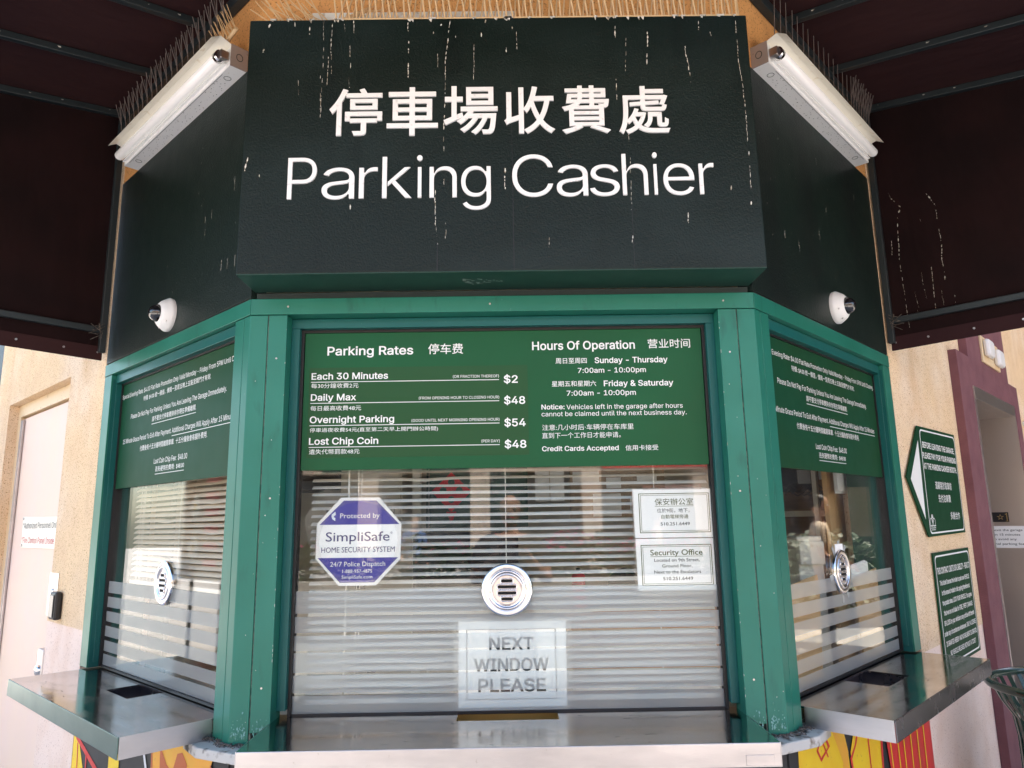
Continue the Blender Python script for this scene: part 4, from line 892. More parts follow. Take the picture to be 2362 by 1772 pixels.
part('bag_body', MB().prism([(1.43, 1.28), (1.66, 1.28), (1.65, 1.50), (1.60, 1.59), (1.49, 1.59), (1.44, 1.50)], 1.22, 1.34), 'vest_black', bkp, bevel=.02)
for q in (1.48, 1.60): part('strap', MB().tube([(q, 1.21, 1.30), (q + .01, 1.195, 1.45), (q, 1.21, 1.58)], .010, n=6), 'jacket_dark', bkp)

# ================================================================ PEOPLE
def skinned(name, pts, edges, radii, m, parent, sub=2):
    me = bpy.data.meshes.new(name); me.from_pydata(pts, edges, [])
    o = bpy.data.objects.new(name, me); COL.objects.link(o)
    sk = o.modifiers.new('s', 'SKIN'); sd = o.modifiers.new('u', 'SUBSURF'); sd.levels = sub
    lay = me.skin_vertices[0].data if me.skin_vertices else None
    if lay is None:
        me.attributes.new('skin', 'FLOAT', 'POINT')
    for i, rr in enumerate(radii):
        me.skin_vertices[0].data[i].radius = rr if isinstance(rr, tuple) else (rr, rr)
        me.skin_vertices[0].data[i].use_root = (i == 0)
    return o
def person(f, loc, rot, label, shirt, legs, arms, hair='hair', vest=None, height=1.72):
    t = bpy.data.objects.new('person', None); COL.objects.link(t); t.location = loc; t.rotation_euler = (0, 0, rot); t.scale = (height / 1.72,) * 3
    ORG[t.name] = Vector((0, 0, 0)); tag(t, label, 'person')
    # y- is the facing direction
    P = [(0, 0, .93), (0, .0, 1.08), (0, .01, 1.25), (0, .01, 1.40), (0, .0, 1.49), (0, -.01, 1.56)]; Rr = [(.15, .105), (.135, .095), (.155, .11), (.13, .09), .055, .05]
    E = [(i, i + 1) for i in range(5)]
    def chain(start, pts, rs, lst=P, rl=Rr, ed=E):
        prev = start
        for p, r_ in zip(pts, rs): lst.append(p); rl.append(r_); ed.append((prev, len(lst) - 1)); prev = len(lst) - 1
        return prev
    hands = []
    for sx in (-1, 1):
        chain(0, [(sx * .09, 0, .86), (sx * .10, -.01, .50), (sx * .10, .02, .10), (sx * .105, -.10, .04)], [.085, .055, .04, .035])
        sh_, el, wr = (sx * .19, 0, 1.41), arms[0 if sx < 0 else 1][0], arms[0 if sx < 0 else 1][1]
        hnd = Vector(wr) + (Vector(wr) - Vector(el)).normalized() * .07
        e = chain(3, [(sx * .13, 0, 1.42), sh_, el, wr, tuple(hnd)], [.07, .055, .042, .028, (.036, .018)])
        hands.append((Vector(wr), hnd, sx))
    objs = [('body', P, E, Rr, 'skin')]
    # shirt: torso and upper arms, trousers: hips and legs
    Ps, Es, Rs = [(0, 0, .92), (0, 0, 1.08), (0, .01, 1.25), (0, .01, 1.40), (0, 0, 1.455)], [(i, i + 1) for i in range(4)], [(.165, .12), (.150, .11), (.170, .125), (.142, .102), .07]
    for sx in (-1, 1):
        el = Vector(arms[0 if sx < 0 else 1][0]); s0 = Vector((sx * .19, 0, 1.41)); mid = s0 + (el - s0) * .75
        chain(3, [(sx * .13, 0, 1.42), tuple(s0), tuple(mid)], [.08, .07, .060], Ps, Rs, Es)
    objs.append(('shirt', Ps, Es, Rs, shirt))
    Pt, Et, Rt = [(0, 0, .96), (0, 0, .90)], [(0, 1)], [(.155, .115), (.16, .12)]
    for sx in (-1, 1): chain(1, [(sx * .09, 0, .84), (sx * .10, -.01, .50), (sx * .10, .02, .09)], [.10, .075, .062], Pt, Rt, Et)
    objs.append(('trousers', Pt, Et, Rt, legs))
    made = [(n_, skinned(n_, a, b, c, m_, t), m_) for n_, a, b, c, m_ in objs]
    for w_, h_, sx in hands:                                   # five fingers rooted in the palm
        ax = (h_ - w_).normalized(); side = ax.cross(Vector((0, 0, 1)));
        if side.length < .1: side = Vector((1, 0, 0))
        side.normalize(); nrm = side.cross(ax)
        for k, (o_, l_) in enumerate(((-.026, .062), (-.009, .075), (.009, .070), (.025, .055))):
            b0 = h_ + side * o_; pts = [tuple(h_ - ax * .02 + side * o_ * .8), tuple(b0), tuple(b0 + ax * l_ * .5 - nrm * .006), tuple(b0 + ax * l_ * .85 - nrm * .022)]
            made.append(('finger', skinned('finger', pts, [(0, 1), (1, 2), (2, 3)], [.010, .009, .0085, .007], 'skin', t, 1), 'skin'))
        pts = [tuple(w_ + ax * .03), tuple(w_ + ax * .05 + side * .032 * (-sx)), tuple(w_ + ax * .085 + side * .045 * (-sx) - nrm * .01)]
        made.append(('thumb', skinned('thumb', pts, [(0, 1), (1, 2)], [.012, .011, .008], 'skin', t, 1), 'skin'))
    dg = bpy.context.evaluated_depsgraph_get(); dg.update()
    for n_, o, m_ in made:
        me = bpy.data.meshes.new_from_object(o.evaluated_get(dg)); me.name = n_; me.materials.clear(); me.materials.append(M[m_]); me.polygons.foreach_set('use_smooth', [True] * len(me.polygons))
        o.modifiers.clear(); o.data = me; o.parent = t; o.name = n_
    # head, face and hair
    hd = MB().lathe([(.001, -.115), (.035, -.108), (.055, -.075), (.068, -.03), (.075, .02), (.073, .06), (.055, .095), (.03, .112), (.001, .117)], (0, -.02, 1.645), axis='z', n=20)
    for v in hd.v: v.y = -.02 + (v.y + .02) * 1.18
    ho = part('head', hd, 'skin', t)
    part('nose', MB().tube([(0, -.105, 1.665), (0, -.122, 1.63), (0, -.108, 1.622)], [.006, .011, .008], n=8), 'skin', ho)
    part('mouth', MB().tube([(-.022, -.100, 1.592), (0, -.106, 1.594), (.022, -.100, 1.592)], .004, n=6), 'ink_red', ho)
    for sx in (-1, 1):
        part('eye', MB().lathe([(.001, -.012), (.008, -.008), (.010, 0), (.008, .008), (.001, .01)], (sx * .03, -.098, 1.655), n=10), 'paper', ho)
        part('pupil', MB().lathe([(.001, -.0135), (.0045, -.011)], (sx * .03, -.098, 1.655), n=10), 'hair', ho)
        part('ear', MB().tube([(sx * .074, -.01, 1.67), (sx * .082, -.005, 1.65), (sx * .075, -.015, 1.625)], .008, n=6), 'skin', ho)
    hr = MB().lathe([(.081, -.01), (.083, .03), (.080, .07), (.062, .105), (.034, .124), (.001, .128)], (0, -.006, 1.645), axis='z', n=20)
    for v in hr.v:
        v.y = -.006 + (v.y + .006) * 1.15
        if v.y < -.05 and v.z < 1.70: v.z = 1.70; v.y *= .93
    hro = part(hair if hair == 'cap' else 'hair', hr, 'hair', ho)
    if vest:
        part('vest', MB().prism([(-.165, .96), (.165, .96), (.17, 1.3), (.13, 1.45), (.06, 1.46), (0, 1.25), (-.06, 1.46), (-.13, 1.45), (-.17, 1.3)], -.15, -.132), vest, t, bevel=.004)
    return t
down = [((-.24, .03, 1.12), (-.25, -.06, .88)), ((.24, .03, 1.12), (.25, -.06, .88))]
desk = [((-.23, -.02, 1.14), (-.12, -.22, 1.06)), ((.23, -.02, 1.14), (.14, -.24, 1.04))]
person('F', (6.72, 3.05, .0), R(-150), 'person in tan t-shirt, mirrored in the right side window', 'shirt_tan', 'trousers', desk, height=1.80)
phone_arms = [((-.24, -.10, 1.18), (-.08, -.30, 1.38)), ((.24, -.10, 1.18), (.08, -.30, 1.38))]
person('F', (0.02, -2.80, 0), R(180), 'person in dark jacket facing booth, mirrored in its front window', 'jacket_dark', 'trousers', phone_arms, height=1.76)
person('F', (-1.75, -11.5, 0), R(150), 'person in blue shirt mirrored in the left of front window', 'shirt_blue', 'trousers', down, height=1.7)
person('F', (2.9, -12.2, 0), R(90), 'person in tan shirt walking by the planter, mirrored in glass', 'shirt_tan', 'trousers', down, height=1.68)

# ================================================================ LIGHT FIXTURES
def fixture(f, u0, u1, label):
    sg = -1 if f == 'L' else 1
    def X(a, b): return sorted((sg * a, sg * b))
    t = thing('strip_light', f, sg * (u0 + u1) / 2, -.03, 3.125, label, 'light fitting', 'fluorescent strip lights above the side panels')
    part('housing', MB().box(*X(u0 + .002, u1), -.056, .003, 3.1255, 3.198), 'lamp_white', t, bevel=.002)
    part('end_plate', MB().box(*X(u0 - .002, u0 + .001), -.057, .003, 3.124, 3.204), 'plate_grey', t)
    kn = MB(); c = [(sg * (u0 - .0025), -.026 + .011 * math.cos(a), 3.164 + .013 * math.sin(a)) for a in [i * math.pi / 8 for i in range(18)]]
    part('knockout', kn.tube(c, .0011, n=5), 'seam_dark', t)
    part('tray_lip', MB().box(*X(u0 + .03, u1 - .01), -.066, -.056, 3.138, 3.142), 'lamp_white', t)
    tb = part('lamp_tube', MB().lathe([(.001, 0), (.017, 0), (.019, .004), (.019, u1 - u0 - .035), (.016, u1 - u0 - .028), (.001, u1 - u0 - .027)], (0, 0, 0), axis='z', n=20), 'tube_white', t)
    for v in tb.data.vertices:
        q = v.co + org(t); v.co = Vector((sg * (u0 + .025 + q.z), -.080 + q.x, 3.160 + q.y)) - org(t)
    part('tube_cap', MB().cyl((sg * (u0 + .022), -.08, 3.16), (sg * (u0 + .045), -.08, 3.16), .0198, n=20), 'chrome', t)
    part('lamp_holder', MB().box(*X(u0 + .006, u0 + .022), -.088, -.056, 3.142, 3.176), 'chrome_satin', t, bevel=.004)
    rf = MB(); a, b = sg * (u0 - .0), sg * (u1 + .0)
    prof = [(-.050, 3.1985), (-.066, 3.205), (-.094, 3.214), (-.124, 3.194)]
    vs = [(x, p[0], p[1]) for p in prof for x in (a, b)] + [(x, p[0], p[1] + .0015) for p in prof for x in (a, b)]
    n = len(prof); fs = [(2 * i, 2 * i + 1, 2 * i + 3, 2 * i + 2) for i in range(n - 1)] + [(2 * n + 2 * i, 2 * n + 2 * i + 2, 2 * n + 2 * i + 3, 2 * n + 2 * i + 1) for i in range(n - 1)] + [(2 * n - 2, 2 * n - 1, 4 * n - 1, 4 * n - 2)]
    part('reflector', rf.add(vs, fs), 'lamp_cream', t, fix=False)
    r = random.Random(6); dm_ = MB()
    for k in range(110):
        x = sg * r.uniform(u0 + .1, u1 - .06); y = -r.uniform(.008, .050); q = r.uniform(.0008, .0024)
        dm_.face([(x - q, y, 3.1250), (x + q, y, 3.1250), (x + q * .5, y + q, 3.1250), (x - q, y + q, 3.1250)])
    for uu in (u0 + .08, u1 - .09):
        c = [(sg * uu + .012 * math.cos(a), -.028 + .012 * math.sin(a), 3.1250) for a in [i * math.pi / 6 for i in range(14)]]
        dm_.tube(c, .0009, n=4)
    dm_.box(*X(u0 + .07, u1 - .05), -.0515, -.0505, 3.1246, 3.1252)
    part('dirt_specks', dm_, 'seam_dark', t, kind='stuff', fix=False)
fixture('L', .127, 1.120, 'long white fluorescent fitting above the left dark panel')
fixture('R', .142, 1.151, 'long white fluorescent fitting above the right dark panel')

# ================================================================ BIRD SPIKES
def spike_strip(f, s0, s1, d, z, label, step, length, style, m):
    t = thing('bird_spikes', f, (s0 + s1) / 2, d, z, label, 'bird spikes', 'strips of plastic bird spikes')
    part('base_strip', MB().box(min(s0, s1), max(s0, s1), d - .012, d + .012, z, z + .005), m, t)
    r = random.Random(int(abs(s0) * 100)); n = int(abs(s1 - s0) / step)
    for i in range(n + 1):
        x = s0 + (s1 - s0) * i / n
        if style == 'pair':
            for dx, dy in ((-.020, -.006), (.016, .018)):
                if r.random() < .06: continue
                L = length * r.uniform(.85, 1.05); j = r.uniform(-.010, .010)
                part('spike', MB().cyl((x + dx * .15, d, z + .004), (x + dx + j, d + dy * 2, z + L), .0031, .0024, n=5), m, t, fix=False)
        elif style == 'straight':
            part('spike', MB().cyl((x, d, z + .004), (x + r.uniform(-.004, .004), d - .015, z + length), .0019, .0015, n=5), m, t, fix=False)
        else:
            h = length * .55; mb = MB().cyl((x, d, z + .004), (x, d - .012, z + h), .0017, n=5)
            for dx, dy, lz in ((-.014, -.012, .45), (.014, -.016, .45), (.0, -.030, .42)):
                mb.cyl((x, d - .012, z + h), (x + dx, d - .012 + dy, z + h + length * lz * r.uniform(.9, 1.05)), .0017, n=5)
            part('spike', mb, m, t, fix=False)
    return t
spike_strip('F', -.50, .745, -.148, 3.1315, 'tan bird spikes along the top of the cashier sign', .021, .16, 'pair', 'spike_tan')
spike_strip('L', -.20, -1.20, -.045, 3.235, 'forked grey bird spikes above the left strip light', .048, .205, 'fork', 'spike_grey')
spike_strip('R', .24, .96, -.045, 3.235, 'straight bird spikes above the right strip light', .049, .225, 'straight', 'spike_grey')
spike_strip('R', 1.00, 1.22, -.045, 3.235, 'short run of forked spikes at far end of right strip light', .028, .235, 'fork', 'spike_grey')
ls = thing('bird_spikes', 'F', -.62, -.10, 3.14, 'crooked loose strip of tan bird spikes at the sign left corner', 'bird spikes', 'strips of plastic bird spikes')
a, b = Vector((-.69, -.12, 3.135)), Vector((-.47, -.07, 3.205))
part('base_strip', MB().tube([a, (a + b) / 2 + Vector((0, 0, -.004)), b], .007, n=6), 'spike_tan', ls)
r = random.Random(12)
for i in range(16):
    p = a + (b - a) * (i / 15)
    for k in range(2):
        q = p + Vector((-.10 * r.uniform(.5, 1.1), -.01 * k, r.uniform(.05, .12))) if i < 11 else p + Vector((.10, 0, r.uniform(.0, .05)))
        part('spike', MB().cyl(p, q, .0019, .0014, n=5), 'spike_tan', ls, fix=False)
l2 = thing('bird_spikes', 'L', -.16, -.06, 3.19, 'short crooked tan spike strip beside the left light end plate', 'bird spikes', 'strips of plastic bird spikes')
for i in range(7):
    p = Vector((-.20 + i * .018, -.06, 3.215 + i * .004))
    if i == 0: part('base_strip', MB().tube([p, p + Vector((.115, 0, .024))], .007, n=6), 'spike_tan', l2)
    for k in range(2): part('spike', MB().cyl(p, p + Vector((-.06 - .03 * k, -.01, .11 + r.uniform(0, .03))), .0019, .0014, n=5), 'spike_tan', l2, fix=False)
solo('white_ledge', 'F', MB().box(-.60, .05, -.075, -.02, 3.195, 3.222), 'caulk', 'white ledge strip behind the spikes on top of the sign', 'ledge')

# ================================================================ DOME CAMERAS
def dome(f, s, z, label, sg):
    t = thing('security_camera', f, s, -.0, z - .062, label, 'security camera', 'white dome security cameras')
    bs_ = part('base', MB().lathe([(.062, .0), (.063, -.010), (.060, -.016), (.048, -.034), (.036, -.044), (.001, -.044)], (s, 0, z), n=40), 'camera_white', t)
    dc = (s - .0, -.040, z)
    part('dome_bubble', MB().lathe([(.033 * math.cos(R(a)), -.036 * math.sin(R(a))) for a in range(0, 90, 9)] + [(.0005, -.036)], dc, n=28), 'smoked_dome', t)
    for a in (200, 250, 320): part('screw', MB().cyl((s + .052 * math.cos(R(a)), -.028, z + .052 * math.sin(R(a))), (s + .053 * math.cos(R(a)), -.030, z + .053 * math.sin(R(a))), .0035, n=8), 'steel_face', bs_)
dome('L', -.640, 2.372, 'white dome security camera on the left dark panel', -1)
dome('R', .712, 2.384, 'white dome security camera on the right dark panel', 1)

# ================================================================ AWNINGS
ZR = 3.49; SL = .165; NB = 1.25
def awning(f, label):
    sg = {'L': -1, 'R': 1}[f]; ue = 1.34
    t = thing('awning', f, sg * .67, 0, 2.31, label, 'awning', 'dark burgundy awnings over the booth')
    k = math.tan((TL if f == 'L' else TR) / 2)
    def zz(n): return ZR - SL * n
    top = MB(); poly = [(-0.0, 0.0), (ue, 0.0), (ue, NB), (-NB * k, NB)]
    vs = [(sg * u, -n, zz(n)) for u, n in poly] + [(sg * u, -n, zz(n) + .004) for u, n in poly]
    top.add(vs, [(0, 1, 2, 3), (7, 6, 5, 4), (0, 4, 5, 1), (1, 5, 6, 2), (2, 6, 7, 3), (3, 7, 4, 0)])
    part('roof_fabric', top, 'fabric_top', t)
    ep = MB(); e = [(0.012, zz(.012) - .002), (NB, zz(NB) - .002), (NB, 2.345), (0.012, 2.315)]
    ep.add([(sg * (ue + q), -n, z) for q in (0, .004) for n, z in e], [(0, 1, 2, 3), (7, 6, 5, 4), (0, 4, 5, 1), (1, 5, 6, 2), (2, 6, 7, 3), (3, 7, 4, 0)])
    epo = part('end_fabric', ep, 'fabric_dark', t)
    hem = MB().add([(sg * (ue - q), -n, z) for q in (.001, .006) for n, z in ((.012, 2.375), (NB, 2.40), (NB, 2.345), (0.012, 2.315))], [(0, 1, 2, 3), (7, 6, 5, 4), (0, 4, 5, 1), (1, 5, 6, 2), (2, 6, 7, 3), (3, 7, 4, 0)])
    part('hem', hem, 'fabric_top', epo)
    hs_ = MB()
    for n in (.03, .16, .33, .5, .67): hs_.cyl((sg * (ue - .006), -n, 2.348 + .02 * n), (sg * (ue - .010), -n, 2.348 + .02 * n), .0045, n=8)
    part('hem_screws', hs_, 'steel_face', epo)
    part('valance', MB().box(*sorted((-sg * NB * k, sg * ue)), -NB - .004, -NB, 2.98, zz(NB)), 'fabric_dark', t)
    part('wall_rail', MB().box(*sorted((0.0, sg * ue)), -.030, 0.002, 3.405, 3.445), 'bar_paint', t, bevel=.003)
    for u in (.02, .46, .90, 1.325):
        bar = MB(); hw = .013
        q = [(-.0, zz(0) - .003), (-NB, zz(NB) - .003), (-NB, zz(NB) - .032), (0, zz(0) - .032)]
        bar.add([(sg * (u + o_), y, z) for o_ in (-hw, hw) for y, z in q], [(0, 1, 2, 3), (7, 6, 5, 4), (0, 4, 5, 1), (1, 5, 6, 2), (2, 6, 7, 3), (3, 7, 4, 0)])
        part('rib', bar, 'bar_paint', t, bevel=.003)
    part('end_post', MB().box(*sorted((sg * (ue - .030), sg * (ue - .007))), -.032, -.006, 2.345, 3.405), 'bar_paint', t, bevel=.003)
    lowb = MB().add([(sg * (ue - .008 - q), -n, 2.43 + n * .012 + h) for q in (0, .024) for n, h in ((.03, 0), (NB, 0), (NB, .026), (.03, .026))], [(0, 1, 2, 3), (7, 6, 5, 4), (0, 4, 5, 1), (1, 5, 6, 2), (2, 6, 7, 3), (3, 7, 4, 0)])
    part('lower_bar', lowb, 'bar_paint', t, bevel=.003)
    # rag of cord and cobweb at the joint
    r = random.Random(21); rg = MB()
    for k_ in range(9):
        rg.tube([(sg * (ue - .034), -.03 + r.uniform(-.01, .01), 2.43 + r.uniform(-.03, .05)), (sg * (ue - .040), -.045 + r.uniform(-.02, .02), 2.43 + r.uniform(-.03, .05)), (sg * (ue - .034), -.06 + r.uniform(-.02, .02), 2.43 + r.uniform(-.04, .05))], .0014, n=4)
    part('cord_tie', rg, 'dust', t, kind='stuff', fix=False)
    if f == 'R':
        SE = [([(0.071, 3.04), (0.078, 3.013), (0.112, 2.958), (0.094, 2.911), (0.083, 2.717)], 2.4), ([(0.22, 2.989), (0.249, 2.921), (0.249, 2.834), (0.253, 2.739), (0.246, 2.674)], 2), ([(0.061, 2.816), (0.055, 2.729)], 1.2), ([(0.183, 2.88), (0.185, 2.868)], 2), ([(0.084, 2.717), (0.087, 2.537), (0.09, 2.405)], 1.6), ([(0.162, 2.64), (0.166, 2.557), (0.17, 2.518)], 1.6), ([(0.204, 2.654), (0.201, 2.53), (0.199, 2.469)], 1.8), ([(0.246, 2.674), (0.25, 2.617), (0.246, 2.578)], 3), ([(0.229, 2.542), (0.232, 2.474)], 1.6), ([(0.128, 2.559), (0.136, 2.482)], 1.4), ([(0.276, 2.525), (0.276, 2.458)], 1), ([(0.13, 2.477), (0.134, 2.458)], 1.6)]
        streaks('droppings', epo, SE, 0, wmul=.00045, mapf=lambda n, z: (ue - .0012, -n, z))
    # droppings on the ribs
    dr = MB()
    for k_ in range(16):
        u = (.02, .46, .90, 1.325)[k_ % 4]; n = r.uniform(.05, 1.0); q = r.uniform(.002, .007)
        x = sg * (u - .0135); dr.add([(x, -n, zz(n) - .012), (x, -n - q * 2, zz(n) - .014), (x, -n - q, zz(n) - .012 - q), (x, -n, zz(n) - .010 - q)], [(0, 1, 2, 3)])
    part('rib_droppings', dr, 'dropping', t, kind='stuff', fix=False)
awning('L', 'dark burgundy awning with black ribs over the left wing')
awning('R', 'dark burgundy awning with black ribs and white streaks over right wing')
fa = thing('awning', 'F', 0, 0, 3.2, 'dark burgundy awning overhead in front of the sign', 'awning', 'dark burgundy awnings over the booth')
kL, kR = math.tan(TL / 2), math.tan(TR / 2)
pl = [(-.775, 0, ZR + .35), (.775, 0, ZR + .35), (.775 + NB * kR, -NB, ZR - SL * NB + .12), (-.775 - NB * kL, -NB, ZR - SL * NB + .12)]
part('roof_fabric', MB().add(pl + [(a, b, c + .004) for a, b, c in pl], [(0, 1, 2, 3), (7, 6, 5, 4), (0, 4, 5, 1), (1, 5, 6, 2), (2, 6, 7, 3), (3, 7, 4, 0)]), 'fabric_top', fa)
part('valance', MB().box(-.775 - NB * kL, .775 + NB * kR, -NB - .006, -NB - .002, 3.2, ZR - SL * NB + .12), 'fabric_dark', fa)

# ================================================================ LEFT DOOR AND FITTINGS
dr = thing('service_door', 'L', -2.37, .06, 0, 'flat cream service door in the recess left of the booth', 'door')
part('door_leaf', MB().box(-2.90, -1.82, .066, .11, 0.01, 2.235), 'door_paint', dr, bevel=.003)
part('door_frame', MB().box(-2.955, -1.80, .050, .12, 2.245, 2.315).box(-1.82, -1.80, .05, .12, 0, 2.245).box(-2.955, -2.90, .05, .12, 0, 2.245), 'frame_cream', dr, bevel=.002)
ws = MB()
for k in range(3): ws.box(-2.900 + k * .016, -2.888 + k * .016, .052 - .004 * (k % 2), .064, .02, 2.225)
part('weather_strip', ws, 'steel_face', dr, bevel=.002)
part('lock_guard', MB().box(-1.885, -1.802, -.004, .05, .90, 1.074), 'steel_face', dr, bevel=.006)
part('lock_cylinder', MB().lathe([(.001, -.012), (.018, -.012), (.022, -.006), (.023, 0)], (-1.845, -.004, .985), n=20), 'chrome', dr)
wsn = thing('personnel_sign', 'L', -2.30, .062, 1.507, 'white sign saying Authorized Personnel Only on the cream door', 'sign')
part('plate', MB().prism([(-2.640, 1.508), (-1.955, 1.509), (-1.975, 1.661), (-2.655, 1.672)], .060, .063), 'lamp_cream', wsn)
text(wsn, '"Authorized Personnel Only"', -2.635, -1.985, 1.608, .030, m='ink_grey', bold=-.002, d=.0592)
text(wsn, '"Fire Control Panel Inside', -2.635, -2.045, 1.532, .030, m='ink_red', bold=-.002, d=.0592)
scm = MB()
for x, z in ((-2.64, 1.66), (-1.985, 1.65), (-1.965, 1.52), (-2.63, 1.52)): scm.cyl((x, .060, z), (x, .056, z), .007, n=10)
part('screw', scm, 'steel_face', wsn)
kp = thing('key_switch', 'L', -1.745, 0, 1.22, 'tall steel key switch plate on cream wall left of booth', 'key switch')
part('plate', MB().box(-1.815, -1.680, -.003, 0, 1.222, 1.410), 'jamb_steel', kp, bevel=.001)
part('key_cylinder', MB().lathe([(.001, -.010), (.012, -.010), (.014, -.003)], (-1.752, 0, 1.330), n=18), 'chrome', kp)
cr = thing('card_reader', 'L', -1.66, 0, 1.22, 'black card reader on the cream wall beside the key switch plate', 'card reader')
part('casing', MB().box(-1.675, -1.595, -.032, 0, 1.218, 1.335), 'black_plastic', cr, bevel=.010)
part('face_cover', MB().box(-1.665, -1.605, -.036, -.032, 1.23, 1.322), 'screen_grey', cr, bevel=.0015)
gt = thing('green_window_trim', 'L', -3.5, 0, 0, 'edge of another green window frame at far left', 'window frame')
part('lower_frame', MB().box(-3.9, -3.262, .0, .05, 0, 2.41), 'green_paint', gt)
part('upper_panel', MB().box(-3.9, -3.262, .003, .05, 2.415, 3.4), 'wing_dark', gt)

# ================================================================ RIGHT WALL SIGNS AND ELEVATOR
ar = thing('arrow_sign', 'R', 1.85, 0, 1.506, 'green arrow shaped sign asking to pay before leaving the garage', 'sign')
part('plate', MB().prism([(1.578, 2.004), (2.243, 2.010), (2.226, 1.514), (1.566, 1.506), (1.332, 1.764)], -.012, -.006), 'sign_green', ar, bevel=.0012)
part('backing', MB().prism([(1.590, 1.996), (2.23, 2.002), (2.214, 1.522), (1.578, 1.514), (1.348, 1.764)], -.006, .0), 'frame_cream', ar)
part('arrow_head', MB().prism([(1.562, 1.934), (1.388, 1.757), (1.542, 1.584)], -.0132, -.0122), 'white_print', ar)
def outline(pts, r_, d, w):
    """rounded line along a rectangle of 4 points"""
    out = []
    for i in range(4):
        a, b, c = Vector(pts[i - 1]), Vector(pts[i]), Vector(pts[(i + 1) % 4]); u = (a - b).normalized(); v = (c - b).normalized()
        for k in range(6):
            th = k / 5; p = b + u * r_ * (1 - th) ** 2 + v * r_ * th ** 2; out.append((p.x, p.y))
    mb = MB(); n = len(out); cx = sum(p[0] for p in out) / n; cy = sum(p[1] for p in out) / n
    inn = [(cx + (p[0] - cx) * (1 - w / abs(pts[1][0] - pts[0][0]) * 2), cy + (p[1] - cy) * (1 - w / abs(pts[2][1] - pts[1][1]) * 2)) for p in out]
    for i in range(n):
        j = (i + 1) % n; mb.add([(out[i][0], d, out[i][1]), (out[j][0], d, out[j][1]), (inn[j][0], d, inn[j][1]), (inn[i][0], d, inn[i][1])], [(0, 1, 2, 3)])
    return mb
part('border_line', outline([(1.605, 1.991), (2.232, 1.997), (2.212, 1.525), (1.590, 1.518)], .03, -.0126, .007), 'white_print', ar, fix=False)
def A(*a, **k): text(ar, *a, d=-.0128, **k)
A('BEFORE LEAVING THE GARAGE,', 1.628, 2.196, 1.908, .026, bold=.018); A('PLEASE PAY FOR YOUR PARKING', 1.613, 2.203, 1.859, .026, bold=.018); A('AT THE PARKING CASHIER BOOTH.', 1.614, 2.196, 1.810, .026, bold=.018)
A('道顧客於取車前', 1.765, 2.056, 1.721, .037, font='B', bold=.005, fit='box'); A('先付泊車費', 1.793, 2.012, 1.660, .037, font='B', bold=.005, fit='box'); A('多謝合作', 1.971, 2.150, 1.579, .037, font='B', bold=.005, fit='box')
lg = MB()
for k in range(3): lg.lathe([(.010, -.0135), (.014, -.0135)], (1.645, 0, 1.585 + k * .006 - .006), n=16, smooth=False); 
lg.lathe([(.016, -.0135), (.020, -.0135)], (1.622, 0, 1.570), n=14, smooth=False).lathe([(.016, -.0135), (.020, -.0135)], (1.668, 0, 1.570), n=14, smooth=False)
lg.box(1.600, 1.690, -.0135, -.0128, 1.552, 1.556).box(1.605, 1.685, -.0135, -.0128, 1.543, 1.546).box(1.612, 1.678, -.0135, -.0128, 1.535, 1.5375)
part('emblem', lg, 'white_print', ar, fix=False)
cs = thing('contract_sign', 'R', 1.9, 0, .94, 'green sign of white small print about liability above the right counter', 'sign')
part('plate', MB().prism([(1.592, 1.435), (2.248, 1.438), (2.240, .944), (1.586, .940)], -.010, -.004), 'sign_green', cs, bevel=.0012)
part('backing', MB().prism([(1.60, 1.425), (2.24, 1.428), (2.232, .952), (1.594, .948)], -.004, 0), 'frame_cream', cs)
part('border_line', outline([(1.612, 1.422), (2.232, 1.425), (2.224, .958), (1.606, .954)], .03, -.0106, .007), 'white_print', cs, fix=False)
lines = [('THIS CONTRACT LIMITS OUR LIABILITY - READ IT', 1.628, 2.215, 1.342, .026), ('This ticket licenses the holder to park one VEHICLE', 1.650, 2.185, 1.292, .020), ('in this area at holder\'s risk paying therefore at', 1.662, 2.172, 1.249, .020), ('the posted rates. LOCK YOUR VEHICLE. You agree', 1.655, 2.190, 1.206, .020),
         ('that we are not liable for FIRE, THEFT, DAMAGE', 1.660, 2.185, 1.163, .020), ('OR LOSS to your vehicle or any article left therein', 1.645, 2.195, 1.120, .020), ('under any circumstances whatsoever. ONLY A LICENSE', 1.630, 2.205, 1.077, .020), ('IS GRANTED HEREBY AND NO BAILMENT IS CREATED.', 1.640, 2.205, 1.034, .020), ('NO VEHICLE RELEASED WITHOUT A TICKET', 1.690, 2.160, .991, .020)]
for b, x0, x1, z, h in lines: text(cs, b, x0, x1, z, h, bold=.016, d=-.0108)

pt = thing('elevator_portal', 'R', 3.2, 0, 0, 'burgundy stucco surround of the elevator right of the booth', 'doorway')
pp = MB(); dF = -.042
pp.prism([(2.392, 0), (2.392, 2.492), (2.672, 2.492), (2.672, 4.2), (3.80, 4.2), (3.80, 2.478), (4.08, 2.478), (4.08, 0), (3.86, 0), (3.86, 2.325), (2.682, 2.325), (2.682, 0)], dF, .001)
part('surround', pp, 'burgundy', pt, bevel=.003)
part('head_trim', MB().box(2.684, 3.858, dF - .006, .02, 2.250, 2.324), 'jamb_steel', pt, bevel=.002)
part('near_jamb', MB().box(2.684, 2.702, dF - .006, .70, 0, 2.250), 'steel_face', pt)
part('far_jamb', MB().box(3.84, 3.858, dF - .006, .70, 0, 2.250), 'jamb_steel', pt)
part('soffit', MB().box(2.702, 3.84, .02, .70, 2.250, 2.27), 'jamb_steel', pt)
part('elevator_door', MB().box(2.70, 3.265, .60, .64, 0, 2.25).box(3.27, 3.84, .60, .64, 0, 2.25), 'steel_face', pt, bevel=.002)
